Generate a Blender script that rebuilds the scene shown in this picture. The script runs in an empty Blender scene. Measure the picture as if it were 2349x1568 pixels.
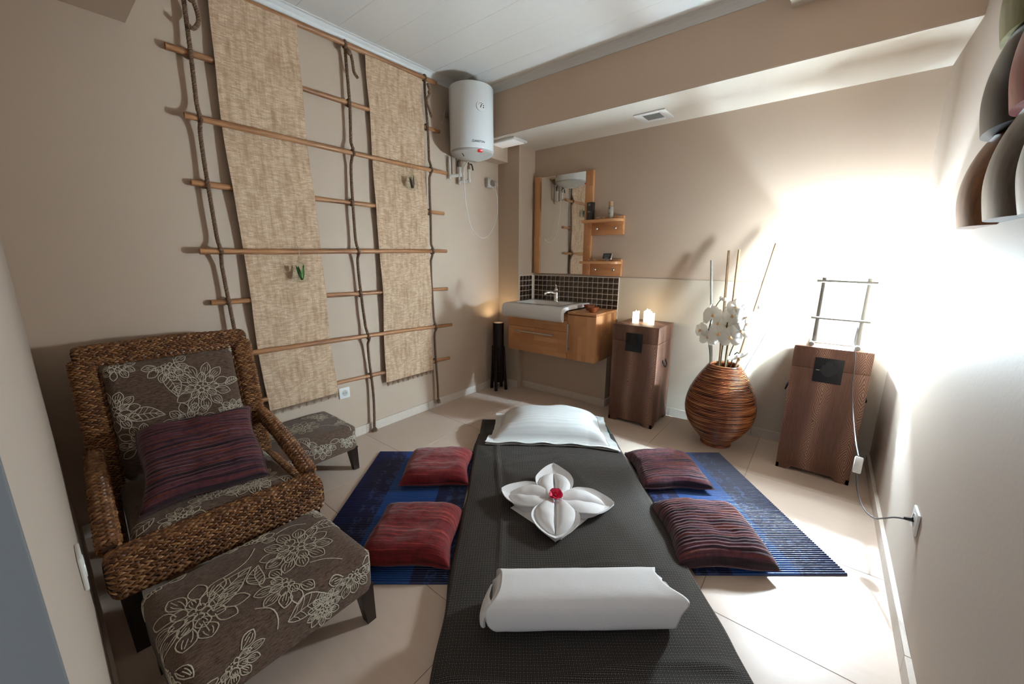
import bpy, bmesh, math, random
from mathutils import Vector, Matrix, Quaternion, noise
R = random.Random(7)
PI = math.pi
D = math.radians
SC = bpy.context.scene
COL = SC.collection

# ------------------------------------------------------------------ camera
YAW, PITCH, ROLL = D(-38.6855), D(12.2614), D(.1037)
def cam_matrix():
    cy, sy = math.cos(YAW), math.sin(YAW)
    fwd = Vector((sy, cy, 0)); right = Vector((cy, -sy, 0)); up = Vector((0, 0, 1))
    f2 = fwd*math.cos(PITCH) - up*math.sin(PITCH); u2 = fwd*math.sin(PITCH) + up*math.cos(PITCH)
    r3 = right*math.cos(ROLL) + u2*math.sin(ROLL); u3 = u2*math.cos(ROLL) - right*math.sin(ROLL)
    b = -f2
    return Matrix(((r3.x, u3.x, b.x, 0), (r3.y, u3.y, b.y, 0), (r3.z, u3.z, b.z, 1.35), (0, 0, 0, 1)))
cd = bpy.data.cameras.new('camera'); cam = bpy.data.objects.new('camera', cd); COL.objects.link(cam)
cam.matrix_world = cam_matrix()
cd.sensor_width = 36; cd.sensor_fit = 'HORIZONTAL'; cd.lens = 888.5/2349*36; cd.clip_start = .01
SC.camera = cam

# ------------------------------------------------------------------ light and exposure
w = bpy.data.worlds.new('world'); SC.world = w; w.use_nodes = True
w.node_tree.nodes['Background'].inputs[0].default_value = (.80, .90, 1.0, 1)
w.node_tree.nodes['Background'].inputs[1].default_value = 1.0      # the daylight of the passage behind the open doorway
SC.view_settings.view_transform = 'Standard'; SC.view_settings.look = 'None'
SC.view_settings.gamma = 1; SC.view_settings.use_curve_mapping = False
SC.view_settings.exposure = 0.22
BULB_POWER = 30000; PAPER_GLOW = 410
SC.cycles.max_bounces = 7; SC.cycles.diffuse_bounces = 4; SC.cycles.glossy_bounces = 2
SC.cycles.use_adaptive_sampling = True; SC.cycles.adaptive_threshold = .05; SC.cycles.use_light_tree = False
SC.cycles.transmission_bounces = 5; SC.cycles.transparent_max_bounces = 8
SC.cycles.caustics_reflective = False; SC.cycles.caustics_refractive = False
SC.cycles.sample_clamp_indirect = 4

# ------------------------------------------------------------------ mesh building
class MB:
    def __init__(s): s.v = []; s.f = []; s.uv = []; s.r = []
    def add(s, vs, fs, uv=None, r=None):
        o = len(s.v); s.v += [tuple(p) for p in vs]; s.f += [tuple(i+o for i in f) for f in fs]
        s.uv += list(uv) if uv else [(0, 0)]*len(vs)
        s.r += [R.random() if r is None else r]*len(vs)
        return s
    def box(s, lo, hi, bev=0, seg=2, r=None):
        x0, y0, z0 = lo; x1, y1, z1 = hi
        if not bev:
            vs = [(x0,y0,z0),(x1,y0,z0),(x1,y1,z0),(x0,y1,z0),(x0,y0,z1),(x1,y0,z1),(x1,y1,z1),(x0,y1,z1)]
            fs = [(3,2,1,0),(4,5,6,7),(0,1,5,4),(1,2,6,5),(2,3,7,6),(3,0,4,7)]
            return s.add(vs, fs, r=r)
        bm = bmesh.new(); bmesh.ops.create_cube(bm, size=1)
        for v in bm.verts: v.co = Vector(((x0+x1)/2+v.co.x*(x1-x0), (y0+y1)/2+v.co.y*(y1-y0), (z0+z1)/2+v.co.z*(z1-z0)))
        bmesh.ops.bevel(bm, geom=list(bm.edges), offset=bev, segments=seg, profile=.5, affect='EDGES')
        bm.verts.index_update()
        vs = [v.co[:] for v in bm.verts]; fs = [[v.index for v in f.verts] for f in bm.faces]; bm.free()
        return s.add(vs, fs, r=r)
    def tube(s, path, rad, n=10, cap=True, up=None, r=None, sq=None):
        pts = [Vector(p) for p in path]; m = len(pts)
        rs = rad if isinstance(rad, (list, tuple)) else [rad]*m
        vs = []; uv = []; T0 = None; N = None; L = 0
        for i, p in enumerate(pts):
            t = (pts[min(i+1, m-1)] - pts[max(i-1, 0)])
            if t.length < 1e-9: t = Vector((0, 0, 1))
            t.normalize()
            if N is None:
                a = Vector(up) if up else (Vector((0, 0, 1)) if abs(t.z) < .9 else Vector((1, 0, 0)))
                N = (a - t*a.dot(t)).normalized()
            else:
                N = (N - t*N.dot(t)).normalized()
            B = t.cross(N)
            if i: L += (p-pts[i-1]).length
            for k in range(n):
                a = 2*PI*k/n + (PI/n if sq else 0); rr = rs[i]
                vs.append(p + (N*math.cos(a) + B*math.sin(a))*rr); uv.append((L, k/n))
        fs = [(i*n+k, i*n+(k+1) % n, (i+1)*n+(k+1) % n, (i+1)*n+k) for i in range(m-1) for k in range(n)]
        if cap: fs += [tuple(range(n-1, -1, -1)), tuple((m-1)*n+k for k in range(n))]
        return s.add(vs, fs, uv, r=r)
    def lathe(s, prof, n=32, c=(0, 0, 0), r=None, cap=False, a0=0, a1=2*PI):
        full = abs(a1-a0-2*PI) < 1e-6; nn = n if full else n+1
        vs = []; uv = []; m = len(prof)
        for i, (rr, z) in enumerate(prof):
            for k in range(nn):
                a = a0+(a1-a0)*k/n
                vs.append((c[0]+rr*math.cos(a), c[1]+rr*math.sin(a), c[2]+z)); uv.append((k/n, z))
        fs = [(i*nn+k, i*nn+(k+1) % nn, (i+1)*nn+(k+1) % nn, (i+1)*nn+k) for i in range(m-1) for k in range(n)]
        if cap: fs += [tuple(range(nn-1, -1, -1)), tuple((m-1)*nn+k for k in range(nn))]
        return s.add(vs, fs, uv, r=r)
    def grid(s, fn, nu, nv, closev=False, r=None, flip=False):
        vs = []; uv = []; nvv = nv if closev else nv+1
        for i in range(nu+1):
            for j in range(nvv):
                u, v = i/nu, j/nv; vs.append(fn(u, v)); uv.append((u, v))
        fs = []
        for i in range(nu):
            for j in range(nv):
                j2 = (j+1) % nvv
                q = (i*nvv+j, (i+1)*nvv+j, (i+1)*nvv+j2, i*nvv+j2)
                fs.append(q[::-1] if flip else q)
        return s.add(vs, fs, uv, r=r)
    def prism(s, poly, z0, z1, r=None, ax='z'):
        n = len(poly)
        def mk(a, b, c): return (a, b, c) if ax == 'z' else ((a, c, b) if ax == 'y' else (c, a, b))
        vs = [mk(a, b, z0) for a, b in poly] + [mk(a, b, z1) for a, b in poly]
        fs = [tuple(range(n-1, -1, -1)), tuple(range(n, 2*n))] + [(i, (i+1) % n, n+(i+1) % n, n+i) for i in range(n)]
        return s.add(vs, fs, r=r)
    def ball(s, c, rad, n=12, m=8, r=None):
        rx, ry, rz = rad if isinstance(rad, (tuple, list)) else (rad,)*3
        def fn(u, v):
            a = PI*u; b = 2*PI*v
            return (c[0]+rx*math.sin(a)*math.cos(b), c[1]+ry*math.sin(a)*math.sin(b), c[2]-rz*math.cos(a))
        return s.grid(fn, m, n, closev=True, r=r, flip=True)
    def xf(s, M):
        s.v = [tuple(M @ Vector(p)) for p in s.v]; return s
    def mesh(s, name, mat, smooth=40, uvscale=None, weld=False):
        me = bpy.data.meshes.new(name); me.from_pydata(s.v, [], s.f)
        if weld or smooth is not None:
            bm = bmesh.new(); bm.from_mesh(me)
            bmesh.ops.recalc_face_normals(bm, faces=bm.faces) if weld else None
            bm.to_mesh(me); bm.free()
        ul = me.uv_layers.new(name='UVMap')
        idx = [0]*len(me.loops); me.loops.foreach_get('vertex_index', idx)
        flat = []
        for i in idx: flat += s.uv[i]
        ul.data.foreach_set('uv', flat)
        at = me.attributes.new('rnd', 'FLOAT', 'POINT'); at.data.foreach_set('value', s.r)
        if mat: me.materials.append(mat)
        if smooth is not None:
            me.polygons.foreach_set('use_smooth', [True]*len(me.polygons))
            if smooth < 179: me.set_sharp_from_angle(angle=D(smooth))
        me.update(); return me
    def obj(s, name, mat, parent=None, smooth=40, weld=True):
        return link(name, s.mesh(name, mat, smooth, weld=weld), parent)

def link(name, me, parent=None):
    o = bpy.data.objects.new(name, me); COL.objects.link(o)
    if parent: o.parent = parent
    return o
def tag(o, label=None, cat=None, group=None, kind=None):
    if label: o['label'] = label
    if cat: o['category'] = cat
    if group: o['group'] = group
    if kind: o['kind'] = kind
    return o
def thing(name, label, cat, loc=(0, 0, 0), rz=0, group=None, rot=None):
    o = bpy.data.objects.new(name, None); COL.objects.link(o); o.empty_display_size = .05
    o.location = loc; o.rotation_euler = rot if rot else (0, 0, rz)
    return tag(o, label, cat, group)
def struct(name, mb, mat, smooth=40): return tag(mb.obj(name, mat, None, smooth), kind='structure')
def lerp(a, b, t): return a+(b-a)*t
def sstep(a, b, x):
    t = max(0, min(1, (x-a)/(b-a))) if a != b else float(x > a); return t*t*(3-2*t)
def bez(pts, n=24):      # Catmull-Rom through the points
    P = [Vector(p) for p in pts]; P = [P[0]*2-P[1]]+P+[P[-1]*2-P[-2]]; out = []
    for i in range(1, len(P)-2):
        for k in range(n):
            t = k/n; a, b, c, d = P[i-1:i+3]
            out.append(.5*((2*b)+(c-a)*t+(2*a-5*b+4*c-d)*t*t+(3*b-a-3*c+d)*t**3))
    out.append(P[-2]); return out

# ------------------------------------------------------------------ materials
class NT:
    def __init__(s, name):
        s.m = bpy.data.materials.new(name); s.m.use_nodes = True; s.t = s.m.node_tree
        s.b = s.t.nodes['Principled BSDF']; s.out = s.t.nodes['Material Output']
    def n(s, typ, **k):
        nd = s.t.nodes.new('ShaderNode'+typ)
        for a, v in k.items():
            if a.startswith('i_'):
                nm = a[2:].replace('_', ' ')
                s.set(nd, int(nm) if nm.isdigit() else nm, v)
            else: setattr(nd, a, v)
        return nd
    def set(s, nd, key, v):
        if isinstance(v, bpy.types.NodeSocket): s.t.links.new(v, nd.inputs[key])
        elif isinstance(v, bpy.types.Node): s.t.links.new(v.outputs[0], nd.inputs[key])
        else:
            if isinstance(v, tuple) and len(v) == 3 and nd.inputs[key].type == 'RGBA': v = (*v, 1)
            nd.inputs[key].default_value = v
    def p(s, **k):
        for a, v in k.items(): s.set(s.b, a.replace('_', ' '), v)
        return s
    def math(s, op, a, b=None, c=None, clamp=False):
        nd = s.n('Math', operation=op, use_clamp=clamp); s.set(nd, 0, a)
        if b is not None: s.set(nd, 1, b)
        if c is not None: s.set(nd, 2, c)
        return nd.outputs[0]
    def coord(s, kind='Object', scale=(1, 1, 1), rot=(0, 0, 0), loc=(0, 0, 0)):
        tc = s.n('TexCoord'); mp = s.n('Mapping'); s.t.links.new(tc.outputs[kind], mp.inputs[0])
        mp.inputs['Scale'].default_value = scale; mp.inputs['Rotation'].default_value = rot; mp.inputs['Location'].default_value = loc
        return mp.outputs[0]
    def noise(s, vec, scale=5, detail=3, rough=.5, dist=0):
        nd = s.n('TexNoise'); nd.inputs['Scale'].default_value = scale; nd.inputs['Detail'].default_value = detail
        nd.inputs['Roughness'].default_value = rough; nd.inputs['Distortion'].default_value = dist
        if vec is not None: s.t.links.new(vec, nd.inputs['Vector'])
        return nd.outputs['Fac']
    def ramp(s, fac, stops, interp='LINEAR'):
        nd = s.n('ValToRGB'); s.t.links.new(fac, nd.inputs[0]); cr = nd.color_ramp; cr.interpolation = interp
        while len(cr.elements) < len(stops): cr.elements.new(.5)
        for e, (p, c) in zip(cr.elements, stops):
            e.position = p; e.color = (*c, 1) if len(c) == 3 else c
        return nd.outputs[0]
    def mix(s, fac, a, b, blend='MIX'):
        nd = s.n('Mix', data_type='RGBA', blend_type=blend); s.set(nd, 0, fac); s.set(nd, 6, a); s.set(nd, 7, b)
        return nd.outputs[2]
    def bump(s, h, strength=.3, dist=.01):
        nd = s.n('Bump'); nd.inputs['Strength'].default_value = strength; nd.inputs['Distance'].default_value = dist
        s.t.links.new(h, nd.inputs['Height']); s.t.links.new(nd.outputs[0], s.b.inputs['Normal']); return s
    def attr(s, name='rnd'): return s.n('Attribute', attribute_name=name).outputs['Fac']
    def orand(s): return s.n('ObjectInfo').outputs['Random']

def plain(name, col, rough=.5, metal=0, bscale=0, bstr=.1, var=0, spec=None, kind='Object'):
    t = NT(name); t.p(Roughness=rough, Metallic=metal)
    if spec is not None: t.p(Specular_IOR_Level=spec)
    if var:
        f = t.noise(t.coord(kind), bscale or 20, 4)
        t.p(Base_Color=t.mix(f, tuple(c*(1-var) for c in col)+(1,), tuple(min(1, c*(1+var)) for c in col)+(1,)))
    else: t.p(Base_Color=(*col, 1))
    if bscale: t.bump(t.noise(t.coord(kind), bscale, 4), bstr, .005)
    return t.m
def paint(name, col):
    t = NT(name); v = t.coord()
    f = t.noise(v, 1.3, 3)
    t.p(Base_Color=t.mix(f, tuple(c*.96 for c in col)+(1,), tuple(c*1.04 for c in col)+(1,)), Roughness=.62, Specular_IOR_Level=.3)
    t.bump(t.noise(v, 55, 4), .06, .006); return t.m
WALL = (.53, .413, .318)
M = {}
M['wall'] = paint('taupe wall paint', WALL)
M['wall_low'] = paint('cream lower wall paint', (.60, .515, .41))
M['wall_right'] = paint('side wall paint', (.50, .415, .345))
M['soffit'] = paint('off white soffit paint', (.64, .57, .485))
M['beam'] = paint('brightened taupe beam', (.70, .535, .415))  # wall hue brightened: light missing on the beam is put into its colour
M['white'] = plain('white plaster trim', (.80, .80, .78), .45)
M['jamb'] = plain('pale door jamb paint', (.17, .18, .19), .5)
t = NT('glossy white ceiling panel'); t.p(Base_Color=(.86, .83, .78, 1), Roughness=.06, Specular_IOR_Level=.6)
t.bump(t.noise(t.coord(scale=(.4, 2, 1)), 1.2, 2), .012, .02); M['ceil'] = t.m
def tile_mat():
    t = NT('beige porcelain tile'); v = t.coord(scale=(1, 5, 1)); a = t.noise(v, 6, 5, .6); b = t.noise(t.coord(scale=(3, 40, 1)), 9, 3)
    c = t.mix(a, (.60, .465, .375, 1), (.69, .545, .445, 1)); c = t.mix(t.math('MULTIPLY', b, .18), c, (.46, .38, .32, 1))
    br = t.math('MULTIPLY_ADD', t.orand(), .08, .96); hs = t.n('HueSaturation'); t.set(hs, 'Color', c); t.set(hs, 'Value', br)
    t.p(Base_Color=hs.outputs[0], Roughness=t.math('MULTIPLY_ADD', a, .15, .27), Specular_IOR_Level=.45)
    t.bump(b, .03, .003); return t.m
M['tile'] = tile_mat()
M['grout'] = plain('dark tile grout', (.22, .17, .14), .9)
def base_mat():
    t = NT('beige skirting tile'); f = t.noise(t.coord(scale=(9, 9, 1)), 14, 4)
    t.p(Base_Color=t.mix(f, (.60, .515, .44, 1), (.70, .61, .53, 1)), Roughness=.4); return t.m
M['base'] = base_mat()
def wood(name, dark, light, scale=1, axis=0, rough=.4, streak=14, spec=.4):
    t = NT(name); sc = [18*scale]*3; sc[axis] = 1.4*scale
    v = t.coord(scale=tuple(sc)); f = t.noise(v, 2.2, 6, .62, .6); g = t.noise(t.coord(scale=tuple(sc)), streak, 3)
    c = t.ramp(f, [(.28, dark), (.5, tuple((a+b)/2 for a, b in zip(dark, light))), (.72, light)])
    c = t.mix(t.math('MULTIPLY', g, .25), c, (*[x*.55 for x in dark], 1))
    t.p(Base_Color=c, Roughness=rough, Specular_IOR_Level=spec); t.bump(g, .08, .002); return t.m
M['bamboo'] = wood('stained bamboo pole', (.17, .058, .020), (.60, .30, .135), 1, 1, .38)
M['bamboo_pale'] = wood('pale bamboo stick', (.27, .16, .085), (.52, .36, .22), 1, 2, .45)
M['bamboo_grey'] = wood('grey lamp bamboo', (.20, .19, .17), (.46, .45, .41), 1, 2, .4)
M['black_bamboo'] = wood('black stained bamboo', (.006, .003, .002), (.016, .008, .006), 1, 2, .42, spec=.2)
M['darkleg'] = wood('dark stained leg', (.012, .007, .005), (.035, .02, .015), 1, 2, .35)
def butcher(name, along):       # glued staves, running along x or z
    t = NT(name); rot = (PI/2, 0, 0) if along == 'x' else (PI/2, 0, PI/2)
    tc = t.n('TexCoord'); sp = t.n('SeparateXYZ'); t.t.links.new(tc.outputs['Object'], sp.inputs[0])
    cb = t.n('CombineXYZ')
    if along == 'x': t.t.links.new(t.math('ADD', sp.outputs[0], t.math('MULTIPLY', sp.outputs[1], .9)), cb.inputs[0]); t.t.links.new(sp.outputs[2], cb.inputs[1])
    elif along == 'top': t.t.links.new(sp.outputs[0], cb.inputs[0]); t.t.links.new(sp.outputs[1], cb.inputs[1])
    else: t.t.links.new(sp.outputs[2], cb.inputs[0]); t.t.links.new(t.math('ADD', sp.outputs[0], sp.outputs[1]), cb.inputs[1])
    bk = t.n('TexBrick', offset=.37, squash=1); t.t.links.new(cb.outputs[0], bk.inputs['Vector'])
    for k, v in {'Scale': 1, 'Mortar Size': .0004, 'Mortar Smooth': .3, 'Bias': .1, 'Brick Width': .26, 'Row Height': .042}.items(): bk.inputs[k].default_value = v
    bk.inputs['Color1'].default_value = (.40, .155, .060, 1); bk.inputs['Color2'].default_value = (.72, .39, .185, 1); bk.inputs['Mortar'].default_value = (.25, .11, .04, 1)
    mp = t.n('Mapping'); t.t.links.new(cb.outputs[0], mp.inputs[0]); mp.inputs['Scale'].default_value = (4, 60, 1)
    g = t.noise(mp.outputs[0], 3, 5, .6, .4)
    c = t.mix(.45, bk.outputs[0], (.60, .29, .125, 1))
    c = t.mix(t.math('MULTIPLY', g, .32), c, (.32, .105, .032, 1))
    t.p(Base_Color=c, Roughness=.33, Specular_IOR_Level=.4); t.bump(g, .05, .002); return t.m
M['oak_x'] = butcher('warm beech block', 'x'); M['oak_z'] = butcher('warm beech block upright', 'z'); M['oak_top'] = butcher('warm beech worktop', 'top')
def wenge(name='dark cathedral grain wood', light=1.0):
    t = NT(name); tc = t.n('TexCoord'); sp = t.n('SeparateXYZ'); t.t.links.new(tc.outputs['Object'], sp.inputs[0])
    # repeated cathedral figure: distance from two upright heart lines, wobbling with height
    x = t.math('ADD', sp.outputs[0], t.math('MULTIPLY', sp.outputs[1], 1.0))
    wob = t.math('MULTIPLY', t.math('SINE', t.math('MULTIPLY', sp.outputs[2], 9)), .012)
    xx = t.math('ADD', x, wob)
    loc = t.math('SUBTRACT', t.math('PINGPONG', t.math('ADD', xx, 4.0925), .0925), .0)
    nz = t.noise(t.coord(scale=(7, 7, 3.2)), 1.6, 3, .5)
    u = t.math('MULTIPLY', loc, loc)
    rings = t.math('ADD', t.math('MULTIPLY', loc, 250), t.math('ADD', t.math('MULTIPLY', t.math('PINGPONG', t.math('ADD', sp.outputs[2], .3), .22), 110), t.math('MULTIPLY', nz, 14)))
    s = t.math('MULTIPLY_ADD', t.math('SINE', t.math('MULTIPLY', rings, 2.6)), .5, .5)
    near = t.math('SUBTRACT', 1, t.math('MULTIPLY', loc, 17), clamp=True)
    fine = t.noise(t.coord(scale=(120, 120, 3)), 4, 4, .7)
    f = t.math('ADD', t.math('MULTIPLY', t.math('MULTIPLY', s, near), .55), t.math('MULTIPLY', fine, .60))
    c = t.ramp(f, [(.15, (.042*light, .018*light, .011*light)), (.42, (.088*light, .042*light, .028*light)), (.80, (.20*light, .115*light, .078*light))])
    t.p(Base_Color=c, Roughness=.5, Specular_IOR_Level=.3); t.bump(f, .12, .002); return t.m
M['wenge'] = wenge(light=1.85)
M['iron'] = plain('black iron plate', (.012, .011, .011), .42, .4, 60, .1)
M['iron_light'] = plain('lighter black iron', (.035, .033, .032), .32, .6)  # lighter than the plate so the hasp stands out
M['iron_dark'] = plain('black iron hole', (.003, .003, .003), .6)
M['brass'] = plain('worn metal pin', (.5, .42, .32), .3, 1)
M['ceramic'] = plain('glossy white ceramic', (.83, .81, .79), .08, spec=.6)
M['enamel'] = plain('white enamel', (.80, .81, .80), .22, spec=.5)
M['plastic'] = plain('pale grey plastic', (.54, .53, .50), .35)
M['plastic_white'] = plain('white plastic', (.80, .79, .76), .3)
M['plastic_grey'] = plain('grey plug plastic', (.42, .39, .36), .4)
M['red_lamp'] = plain('red indicator', (.62, .008, .012), .25)
M['ink'] = plain('black print', (.012, .012, .014), .5)
M['chrome'] = plain('chrome', (.82, .82, .82), .06, 1)
M['steel'] = plain('satin steel', (.62, .60, .58), .28, 1)
M['copper'] = plain('aged brass fitting', (.28, .20, .13), .4, 1)
M['pvc'] = plain('cream plastic pipe', (.66, .61, .54), .4)
M['black_rubber'] = plain('black lever', (.012, .012, .012), .45)
M['cable_white'] = plain('white cable', (.74, .70, .63), .4)
M['cable_dark'] = plain('grey cable', (.10, .09, .09), .4)
M['mirror'] = plain('mirror', (.86, .87, .86), .004, 1)
M['terracotta'] = plain('glazed brown clay', (.21, .055, .02), .18, var=.2, bscale=8, bstr=.02)
M['gold'] = plain('pale gold cap', (.70, .50, .30), .3, .8)
M['black_card'] = plain('black carton', (.012, .011, .011), .35)
M['gold_print'] = plain('gold print', (.55, .42, .25), .4)
M['petal_dry'] = plain('dried white petal', (.74, .62, .50), .6)
M['lcd'] = plain('dark display', (.02, .022, .025), .15)
M['lcd_grey'] = plain('grey display', (.10, .11, .11), .2)
def mosaic():
    t = NT('brown slate mosaic'); v = t.coord(scale=(1, 1, 1)); a = t.noise(v, 45, 5, .65); rn = t.orand()
    c = t.mix(rn, (.010, .006, .004, 1), (.052, .029, .017, 1)); c = t.mix(t.math('MULTIPLY', a, .55), c, (.075, .045, .028, 1))
    t.p(Base_Color=c, Roughness=t.math('MULTIPLY_ADD', a, .3, .12), Specular_IOR_Level=.5); t.bump(a, .25, .003); return t.m
M['mosaic'] = mosaic()
M['grout_pale'] = plain('pale grout', (.74, .65, .55), .8)
def emit(name, col, st, base=(.8, .8, .8)):
    t = NT(name); t.p(Base_Color=(*base, 1), Emission_Color=(*col, 1), Emission_Strength=st, Roughness=.6); return t.m
def bulb_mat():          # a lamp bulb hung cap up: its neck is dimmer than its bowl
    t = NT('lit lamp bulb'); ge = t.n('NewGeometry'); sp = t.n('SeparateXYZ'); t.t.links.new(ge.outputs['Normal'], sp.inputs[0])
    mr = t.n('MapRange'); t.t.links.new(sp.outputs[2], mr.inputs[0]); mr.inputs['From Min'].default_value = -.1; mr.inputs['From Max'].default_value = .8
    mr.inputs['To Min'].default_value = BULB_POWER; mr.inputs['To Max'].default_value = BULB_POWER*.30
    t.p(Base_Color=(.8, .8, .8, 1), Emission_Color=(.66, .88, 1.0, 1), Emission_Strength=mr.outputs[0]); return t.m
M['bulb'] = bulb_mat()
M['candle'] = emit('lit wax candle', (1, .86, .62), 5.5, (.85, .8, .7))
M['flame'] = emit('candle flame', (1, .72, .36), 60)
M['lamp_disc'] = emit('glowing lamp opening', (1, .80, .48), 60)
M['paper_dim'] = emit('thick lit lamp paper', (.78, .92, 1.0), 40, (.85, .87, .86))
M['paper_right'] = emit('lit lamp side paper', (.76, .91, 1.0), 130, (.85, .87, .86))
M['card'] = plain('white backing card', (.8, .8, .78), .7)
M['paper'] = emit('lit white lamp paper', (.76, .91, 1.0), PAPER_GLOW, (.85, .87, .86))
def glass():
    t = NT('clear blown glass'); tp = t.n('BsdfTransparent'); gl = t.n('BsdfGlossy'); gl.inputs['Roughness'].default_value = .02
    tp.inputs[0].default_value = (.93, .95, .93, 1)
    lw = t.n('LayerWeight'); lw.inputs[0].default_value = .5; fr = t.n('Math', operation='MULTIPLY_ADD'); pw_ = t.math('POWER', lw.outputs['Facing'], 4); t.t.links.new(pw_, fr.inputs[0]); fr.inputs[1].default_value = .85; fr.inputs[2].default_value = .05
    mx = t.n('MixShader'); t.t.links.new(fr.outputs[0], mx.inputs[0]); t.t.links.new(tp.outputs[0], mx.inputs[1]); t.t.links.new(gl.outputs[0], mx.inputs[2])
    t.t.links.new(mx.outputs[0], t.out.inputs[0]); return t.m
M['glass'] = glass()
M['leaf'] = plain('green leaf', (.055, .20, .03), .35, var=.35, bscale=30, bstr=.05)
M['feather'] = plain('brown dried leaf', (.10, .065, .04), .5, var=.4, bscale=60, bstr=.1)
def rope_mat():
    t = NT('brown sisal rope'); f = t.noise(t.coord(), 160, 3)
    t.p(Base_Color=t.mix(f, (.085, .046, .026, 1), (.25, .15, .09, 1)), Roughness=.85); t.bump(f, .35, .002); return t.m
M['rope'] = rope_mat()
def reed():
    t = NT('woven reed'); tc = t.n('TexCoord'); v = tc.outputs['UV']
    def brick(w, h, off):
        bk = t.n('TexBrick', offset=off); t.t.links.new(v, bk.inputs['Vector'])
        for k, x in {'Scale': 1, 'Mortar Size': .0006, 'Mortar Smooth': .6, 'Bias': 0, 'Brick Width': w, 'Row Height': h}.items(): bk.inputs[k].default_value = x
        bk.inputs['Color1'].default_value = (.53, .335, .215, 1); bk.inputs['Color2'].default_value = (.88, .65, .47, 1); bk.inputs['Mortar'].default_value = (.22, .135, .08, 1)
        return bk
    b1 = brick(.026, .0064, .5)
    mp = t.n('Mapping'); t.t.links.new(v, mp.inputs[0]); mp.inputs['Scale'].default_value = (22, 4, 1)
    bl = t.noise(mp.outputs[0], 1.5, 4, .6)
    mp2 = t.n('Mapping'); t.t.links.new(v, mp2.inputs[0]); mp2.inputs['Scale'].default_value = (9, 230, 1)
    st = t.noise(mp2.outputs[0], 1, 4, .7)
    wv = t.math('PINGPONG', t.n('SeparateXYZ', i_0=v).outputs[0], .0135)
    warp = t.math('LESS_THAN', wv, .0022)
    c = t.mix(.35, b1.outputs[0], t.ramp(st, [(.3, (.40, .25, .15)), (.55, (.63, .45, .30)), (.75, (.86, .71, .53))]))
    c = t.mix(t.ramp(bl, [(.42, (0, 0, 0)), (.72, (.6, .6, .6))]), c, (.27, .145, .07, 1))
    c = t.mix(t.math('MULTIPLY', warp, .30), c, (.58, .44, .29, 1))
    t.p(Base_Color=c, Roughness=.75, Specular_IOR_Level=.15)
    t.bump(t.math('ADD', b1.outputs['Fac'], t.math('MULTIPLY', st, -.9)), .5, .002); return t.m
M['reed'] = reed()
M['fringe'] = plain('reed fringe', (.33, .215, .125), .85)
def wicker():
    t = NT('braided water hyacinth'); a = t.attr(); g = t.noise(t.coord(), 210, 3)
    c = t.ramp(a, [(0, (.105, .036, .012)), (.5, (.225, .088, .030)), (1, (.38, .185, .07))])
    c = t.mix(t.math('MULTIPLY', g, .35), c, (.11, .045, .017, 1))
    t.p(Base_Color=c, Roughness=.38, Specular_IOR_Level=.45); t.bump(g, .25, .002); return t.m
M['wicker'] = wicker()
M['wicker_core'] = plain('dark wicker core', (.04, .016, .007), .8)
def chenille():
    t = NT('brown chenille upholstery'); v = t.coord(scale=(150, 26, 150)); f = t.noise(v, 2.2, 4, .65); g = t.noise(t.coord(), 330, 2)
    c = t.ramp(f, [(.32, (.042, .023, .015)), (.5, (.112, .071, .051)), (.68, (.19, .128, .094))])
    t.p(Base_Color=c, Roughness=.9, Specular_IOR_Level=.1, Sheen_Weight=.15); t.bump(t.math('ADD', f, t.math('MULTIPLY', g, .6)), .45, .003); return t.m
M['chenille'] = chenille()
M['thread'] = plain('cream embroidery thread', (.54, .48, .38), .8, bscale=300, bstr=.3)
M['piping'] = plain('pale seam piping', (.50, .40, .29), .7)
def striped(name, cols, pitch, purple=False):
    t = NT(name); tc = t.n('TexCoord'); v = tc.outputs['UV']
    mp = t.n('Mapping'); t.t.links.new(v, mp.inputs[0]); mp.inputs['Scale'].default_value = (1.2, pitch, 1)
    f = t.noise(mp.outputs[0], 1, 3, .6)
    mp2 = t.n('Mapping'); t.t.links.new(v, mp2.inputs[0]); mp2.inputs['Scale'].default_value = (46, pitch*.9, 1)
    g = t.noise(mp2.outputs[0], 1, 3, .6)
    c = t.ramp(f, cols); c = t.mix(t.math('MULTIPLY', t.ramp(g, [(.45, (0, 0, 0)), (.7, (1, 1, 1))]), .45), c, (*[x*.35 for x in cols[0][1]], 1))
    t.p(Base_Color=c, Roughness=.75, Specular_IOR_Level=.2, Sheen_Weight=.25)
    t.bump(t.math('ADD', f, t.math('MULTIPLY', g, .7)), .6, .004); return t.m
M['red'] = striped('red woven velvet', [(.36, (.045, .002, .004)), (.45, (.20, .010, .012)), (.52, (.12, .005, .008)), (.58, (.25, .018, .018)), (.66, (.34, .05, .04))], 60)
M['purple'] = striped('plum crinkled weave', [(.36, (.005, .003, .004)), (.44, (.030, .010, .017)), (.52, (.105, .030, .048)), (.565, (.15, .03, .014)), (.60, (.040, .013, .023)), (.68, (.18, .075, .10))], 60)
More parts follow.
